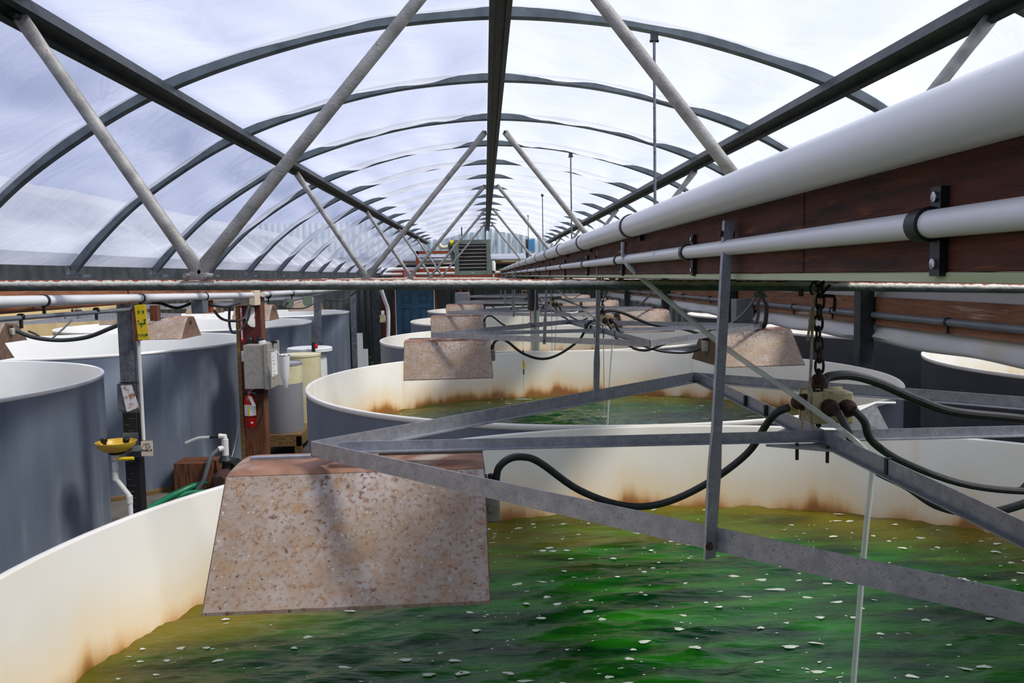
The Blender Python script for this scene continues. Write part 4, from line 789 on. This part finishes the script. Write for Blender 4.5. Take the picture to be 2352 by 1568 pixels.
Lc([(640, 703, 11), (665, 708, 11), (700, 707, 11.5), (722, 697, 12), (745, 688, 12.5)], .01, 'thin black cable sagging behind the flood lights')
Lc([(745, 688, 14), (780, 690, 14.5), (800, 683, 15), (820, 668, 15)], .012, 'black cable sagging to the far left post')
o = LIFT(MB().bx(W(443, 700, 7.7).x, W(470, 700, 7.7).x, 7.65, 7.8, W(450, 719, 7.7).z, -.165).build('grey_outlet_box', m_pvcg, bev=.005)); tag(o, 'dark grey outlet box under the left pipe', 'box', 'outlet boxes')
o = LIFT(MB().bx(W(472, 700, 8.4).x, W(486, 700, 8.4).x, 8.35, 8.45, W(450, 718, 8.4).z, W(450, 690, 8.4).z).build('timber_block', m_orange)); tag(o, 'orange-brown timber block beside the grey outlet box', 'timber block')
LIFT(MB().bx(-8.5, -8.42, 9.8, 9.95, -EYE, .2).build('wall_stud', m_timberv)); o = bpy.data.objects['wall_stud']; tag(o, 'dark timber stud on the tan panelled wall at the far left', 'stud')

# ------------------------------------------------------------------ right side: curtain, rail, conduit
b = MB(); ys = [-1.0+.12*k for k in range(182)]; rings = []
prof = [(.0, .0), (.0, -.15), (.01, -.21), (.0, -.43), (.02, -.47), (.045, -.52), (.03, -.555), (.0, -.562)]
for k, y in enumerate(ys):
    wv = .5+.5*math.sin(y*1.7)*math.sin(y*.6+1); lo = -.012*math.sin(math.pi*((y-6.4) % 3.6)/3.6)
    rings.append([Vector((3.02-x_*(1+wv), y, z+(lo if z < -.45 else 0)+.008*math.sin(y*5+z*9))) for x_, z in prof])
L = len(prof); b.add([p for r in rings for p in r], [(j*L+i, j*L+i+1, (j+1)*L+i+1, (j+1)*L+i) for j in range(len(rings)-1) for i in range(L-1)])
o = LIFT(b.build('roll_up_curtain', m_curtain, origin=(3.0, 0, -.58), sharp=80)); tag(o, 'long white plastic curtain along the right side of the hall', 'curtain')
t = empty('curtain_rail', (2.965, 0, -.43))
for y0, y1 in ((-1, 2.75), (2.76, 6.39), (6.41, 10.0), (10.02, 13.6), (13.62, 20.5)): MB().bx(2.965, 2.985, y0, y1, -.425, -.215).build('rail_board', M('pale_orange_timber', (150, 104, 76), (116, 72, 50), 6, rough=.8, st=(4, .5, 5), spots=[((206, 190, 176), 3, .6, .72), ((90, 44, 26), 8, .62, .72)]), t)
LIFT(t); tag(t, 'weathered orange-brown timber rail along the white curtain', 'rail')
run('grey_conduit_pipe', [(2.94, -.5, -.345), (2.94, 8, -.35), (2.94, 20, -.37)], .024, m_pvcg, 'grey conduit pipe strapped to the rail on the right', 'pipe', [(2.94, y, -.347) for y in (2.2, 5.3, 6.35, 7.1, 8.0, 9.2, 11, 12.5, 14, 16)])
p = W(1705, 710, 9.4); o = LIFT(MB().bx(p.x-.10, p.x+.1, 9.3, 9.5, W(1712, 737, 9.4).z, W(1712, 690, 9.4).z+.02).build('conduit_box', m_pvcg, bev=.006)); tag(o, 'grey rectangular box on the conduit pipe at the right', 'box', 'outlet boxes')
for k, (pp, r_) in enumerate((([(1756, 668, 6.3), (1742, 690, 6.3), (1742, 720, 6.3), (1737, 745, 6.3)], .02), ([(1748, 672, 6.35), (1760, 700, 6.35), (1758, 740, 6.4), (1752, 752, 6.45)], .028))):
    Lc(pp, r_*.6, ['thin black cable hanging from the tie pipe to the right lamp of the second tank', 'thick black cable hanging beside the thin one above the right lamp'][k], 'right hanging cables')
MB().tube([W(1738, 664, 2.6), W(1758, 678, 2.62), W(1730, 676, 2.62)], .008, 8).build('pipe_bracket', m_tie); t = bpy.data.objects['pipe_bracket']; LIFT(t); tag(t, 'small welded gusset under the joint of the tie pipe', 'bracket')
o = LIFT(MB().box(W(1840, 672, 2.57), (.012, .012, .022)).build('hanging_bolt', m_rust)); tag(o, 'short rusty bolt sticking down from the tie pipe left of the chain', 'bolt')
p = W(2020, 965, 3.3); t = empty('metal_bracket', p)
# angled trough at the far right rim of the foreground tank
a = W(1955, 950, 3.55); c = W(2010, 925, 3.65); d_ = W(2150, 985, 3.75); MB().ring_sweep([[a+Vector((0, 0, 0)), c, c+Vector((.0, .006, 0)), a+Vector((0, .006, 0))], [Vector((a.x, a.y, -.74)), Vector((d_.x-.25, c.y, -.74)), Vector((d_.x-.25, c.y+.006, -.74)), Vector((a.x, a.y+.006, -.74))]]).build('side_plate', m_alu, t)
MB().tube([a, c, c+Vector((.1, .02, -.005))], .006, 6).build('rolled_edge', m_whitep, t); LIFT(t); tag(t, 'grey sheet-metal chute standing on the far rim of the foreground tank', 'chute')

# ------------------------------------------------------------------ far end wall: heater, duct, pipes, exit sign
a, c = W(1043, 551, 17.4), W(1128, 631, 17.4); t = empty('unit_heater', ((a.x+c.x)/2, 17.6, c.z)); x0, x1, z0, z1 = a.x, c.x, c.z, a.z
b = MB().bx(x0, x1, 17.461, 18.0, z0, z1).bx(x0, x0+.09, 17.38, 17.46, z0, z1).bx(x1-.09, x1, 17.38, 17.46, z0, z1).bx(x0+.09, x1-.09, 17.38, 17.46, z1-.09, z1).bx(x0+.09, x1-.09, 17.38, 17.46, z0, z0+.09); b.build('casing', m_green, t, bev=.006); MB().bx(x0+.09, x1-.09, 17.45, 17.46, z0+.09, z1-.09).build('dark_grille', m_black, t)
m_louv = M('pale_louver', (186, 186, 160), (170, 120, 70), 20, .55, .7, rough=.5)
for k in range(7): z = z0+.13+(z1-z0-.2)*k/7; MB().box(((x0+x1)/2, 17.41, z+.02), (x1-x0-.18, .04, .010), Matrix.Rotation(-.12, 3, 'X')).build('louver', m_louv, t)
for x in (x0+.15, x1-.1): MB().tube([(x, 17.7, z1), (x, 17.7, z1+.28)], .012, 8).build('hanger', m_galvd, t)
MB().bx((x0+x1)/2-.03, (x0+x1)/2+.03, 17.37, 17.38, z0+.035, z0+.045).build('nameplate', m_white, t); LIFT(t); tag(t, 'sage green louvred unit heater hanging under the far end of the roof', 'heater')
t = empty('yellow_elbow_pipe', W(1035, 560, 17.6)); MB().tube(smoothpath([W(1043, 600, 17.8), W(1036, 575, 17.8), W(1034, 560, 17.7), W(1040, 556, 17.6)], 5), .05, 12).build('pipe', m_green, t); MB().tube([W(1034, 558, 17.6), W(1042, 558, 17.6)], .055, 12).build('cap', m_yellow, t); LIFT(t); tag(t, 'yellow-capped elbow pipe left of the heater', 'pipe')
o = LIFT(MB().tube(smoothpath([W(1006, 556, 19), W(1015, 568, 19), W(1032, 566, 19)], 5), .04, 12).build('white_flue', m_cream)); tag(o, 'cream curved pipe elbow left of the heater', 'pipe')
za, zb_ = W(1000, 583, YB-.3).z, W(1000, 612, YB-.3).z; o = LIFT(MB().tube([(-2.15, YB-.25, (za+zb_)/2), (2.2, YB-.25, (za+zb_)/2)], .15, 28).build('air_duct', m_duct)); tag(o, 'shiny round metal duct across the far end wall', 'duct')
for k, (y, r_, mt, lb) in enumerate(((618, .05, m_pvcs, 'white pipe running across the end wall just below the duct'), (629, .045, m_pvcs, 'cream pipe running across the end wall behind the exit sign'))):
    z = W(950, y, YB-.45).z; o = LIFT(MB().tube([(-2.45, YB-.42-.1*k, z), (2.5 if k else -.6, YB-.42-.1*k, z)], r_, 14).build('wall_pipe', mt)); tag(o, lb, 'pipe', 'end wall pipes')
t = empty('wall_framework', (-1, YB-.2, -.1))
for a, c in ((W(955, 577, YB-.5), W(1042, 582, YB-.5)), (W(955, 617, YB-.5), W(1042, 622, YB-.5)), (W(955, 577, YB-.5), W(962, 622, YB-.5)), (W(900, 624, YB-.5), W(1300, 632, YB-.5))): MB().bx(min(a.x, c.x), max(a.x, c.x), YB-.55, YB-.47, min(a.z, c.z), max(a.z, c.z)).build('rail', m_orange, t)
LIFT(t); tag(t, 'rust-brown timber frame on the end wall left of the heater', 'timber frame')
a, c = W(926, 620, YB-.9), W(953, 637, YB-.9); cx_, cz = (a.x+c.x)/2, (a.z+c.z)/2; t = empty('exit_sign', (cx_, YB-.7, c.z)); MB().bx(a.x-.0, c.x+.0, YB-.71, YB-.70, c.z, a.z+.01).build('sign_plate', m_beige, t); text('EXIT', .17, m_red, t, (cx_, YB-.713, cz+.005), (R_(90), 0, 0), off=.006, ext=.002)
MB().bx(cx_-.02, cx_+.02, YB-.69, YB-.47, a.z-.02, a.z).build('sign_arm', m_galvd, t); LIFT(t); tag(t, 'small EXIT sign with red letters at the end of the hall', 'sign')
p = W(1133, 612, 17.5); t = empty('gas_cylinder', (p.x, 17.5, W(1133, 623, 17.5).z)); z0 = t.location.z; MB().lathe([(.03, 0), (.048, .01), (.05, .17), (.03, .215), (0, .22)], (p.x, 17.5, z0), 18).build('body', m_white, t); MB().lathe([(.04, -.03), (.045, 0)], (p.x, 17.5, z0), 14).build('collar', m_rust, t); MB().tube([(p.x, 17.5, z0-.03), (p.x, 17.5, z0-.12)], .02, 10).build('stem', m_pvcs, t); LIFT(t); tag(t, 'small white cylinder right of the heater', 'cylinder')
p = W(1060, 690, 20.3); o = LIFT(MB().bx(W(1043, 690, 20).x, W(1078, 690, 20).x, 20.46, 20.74, -1.3, W(1060, 672, 20).z).build('grey_cabinet', m_ltgrey, bev=.03)); o2 = o; tag(o, 'plain grey box standing by the far wall right of the blue door', 'box')
LIFT(MB().bx(W(1045, 690, 20).x, W(1076, 690, 20).x, 20.48, 20.72, -EYE, -1.3).build('cabinet_stand', m_timberv)); tag(bpy.data.objects['cabinet_stand'], 'timber stand under the grey box by the far wall', 'stand')
for k, (x0_, x1_) in enumerate(((W(1054, 670, YB).x, W(1061, 670, YB).x), (W(1073, 670, YB).x, W(1080, 670, YB).x))):
    o = LIFT(MB().bx(x0_, x1_, YB-.12, YB-.03, -EYE, .0).build('wall_stud', m_orange)); tag(o, ['orange timber stud behind the grey box, left one', 'orange timber stud behind the grey box, right one'][k], 'stud', 'wall studs')
o = LIFT(MB().bx(W(855, 700, YB-.6).x, W(872, 700, YB-.6).x, YB-.7, YB-.5, -EYE, -.05).build('end_post', m_galvd, bev=.01)); tag(o, 'dark steel post on the end wall left of the blue door', 'post')
o = LIFT(MB().bx(W(876, 700, YB-.3).x, W(884, 700, YB-.3).x, YB-.4, YB-.2, -EYE, -.05).build('end_stud', m_redpaint)); tag(o, 'red-brown timber stud left of the blue door', 'stud', 'wall studs')
o = LIFT(MB().tube(smoothpath([W(875, 662, 19.5), W(884, 690, 19.6), W(891, 712, 19.7), W(892, 750, 19.7), W(891, 800, 19.7), Vector((W(891, 800, 19.7).x, 19.7, -EYE))], 6), .045, 12).build('bent_pipe', m_pvcs)); tag(o, 'pale bent pipe coming down left of the blue door', 'pipe')
o = LIFT(MB().box(W(879, 732, 19.6), (.13, .06, .17)).build('outlet_box', m_boxy, bev=.008)); tag(o, 'small tan outlet box left of the blue door', 'box', 'outlet boxes')
o = LIFT(MB().box(W(879, 718, 19.6), (.07, .05, .09)).build('thermostat', m_white, bev=.006)); tag(o, 'small white thermostat above the tan outlet box', 'thermostat')
a, c, d_ = W(816, 765, 17.6), W(835, 842, 17.6), W(845, 801, 17.6); MB().prism([(a.x, c.z-.7), (a.x, a.z), (c.x, a.z), (c.x, d_.z), (d_.x, d_.z), (d_.x, c.z-.7)], 17.6, 17.615).build('plastic_sheet', m_whitep); t = bpy.data.objects['plastic_sheet']; LIFT(t); tag(t, 'stepped white plastic sheet leaning beside the far left post', 'sheet')
b = MB(); r = random.Random(5); c0 = W(849, 826, 17.9)
for k in range(26):
    q = c0+Vector((r.uniform(-.09, .09), r.uniform(-.08, .08), r.uniform(-.2, .12))); s = r.uniform(.015, .035); a = r.uniform(0, 6); b.add([q, q+Vector((math.cos(a)*s, math.sin(a)*s, s*.4)), q+Vector((math.cos(a)*s*2, math.sin(a)*s*2, 0)), q+Vector((math.cos(a+.9)*s, math.sin(a+.9)*s, .002))], [(0, 1, 2, 3)])
b.tube([c0+Vector((0, 0, .1)), Vector((c0.x, c0.y, -EYE))], .006, 6)
o = LIFT(b.build('weed', M('leaf_green', (42, 92, 40), rough=.6))); tag(o, 'small green weed growing beside the white plastic sheet', 'plant')
p = W(1225, 560, YB-.1); o = LIFT(MB().bx(W(1214, 560, YB).x, W(1227, 560, YB).x, YB-.12, YB-.1, W(1214, 577, YB).z, W(1214, 550, YB).z).build('blue_tarp', m_blue)); tag(o, 'bright blue tarp strip on the end wall, upper right', 'tarp')
o = LIFT(MB().bx(W(1206, 560, YB).x, W(1213, 560, YB).x, YB-.4, YB-.3, -EYE, .85).build('end_upright', m_galvd)); tag(o, 'steel upright against the end wall right of the heater', 'post')
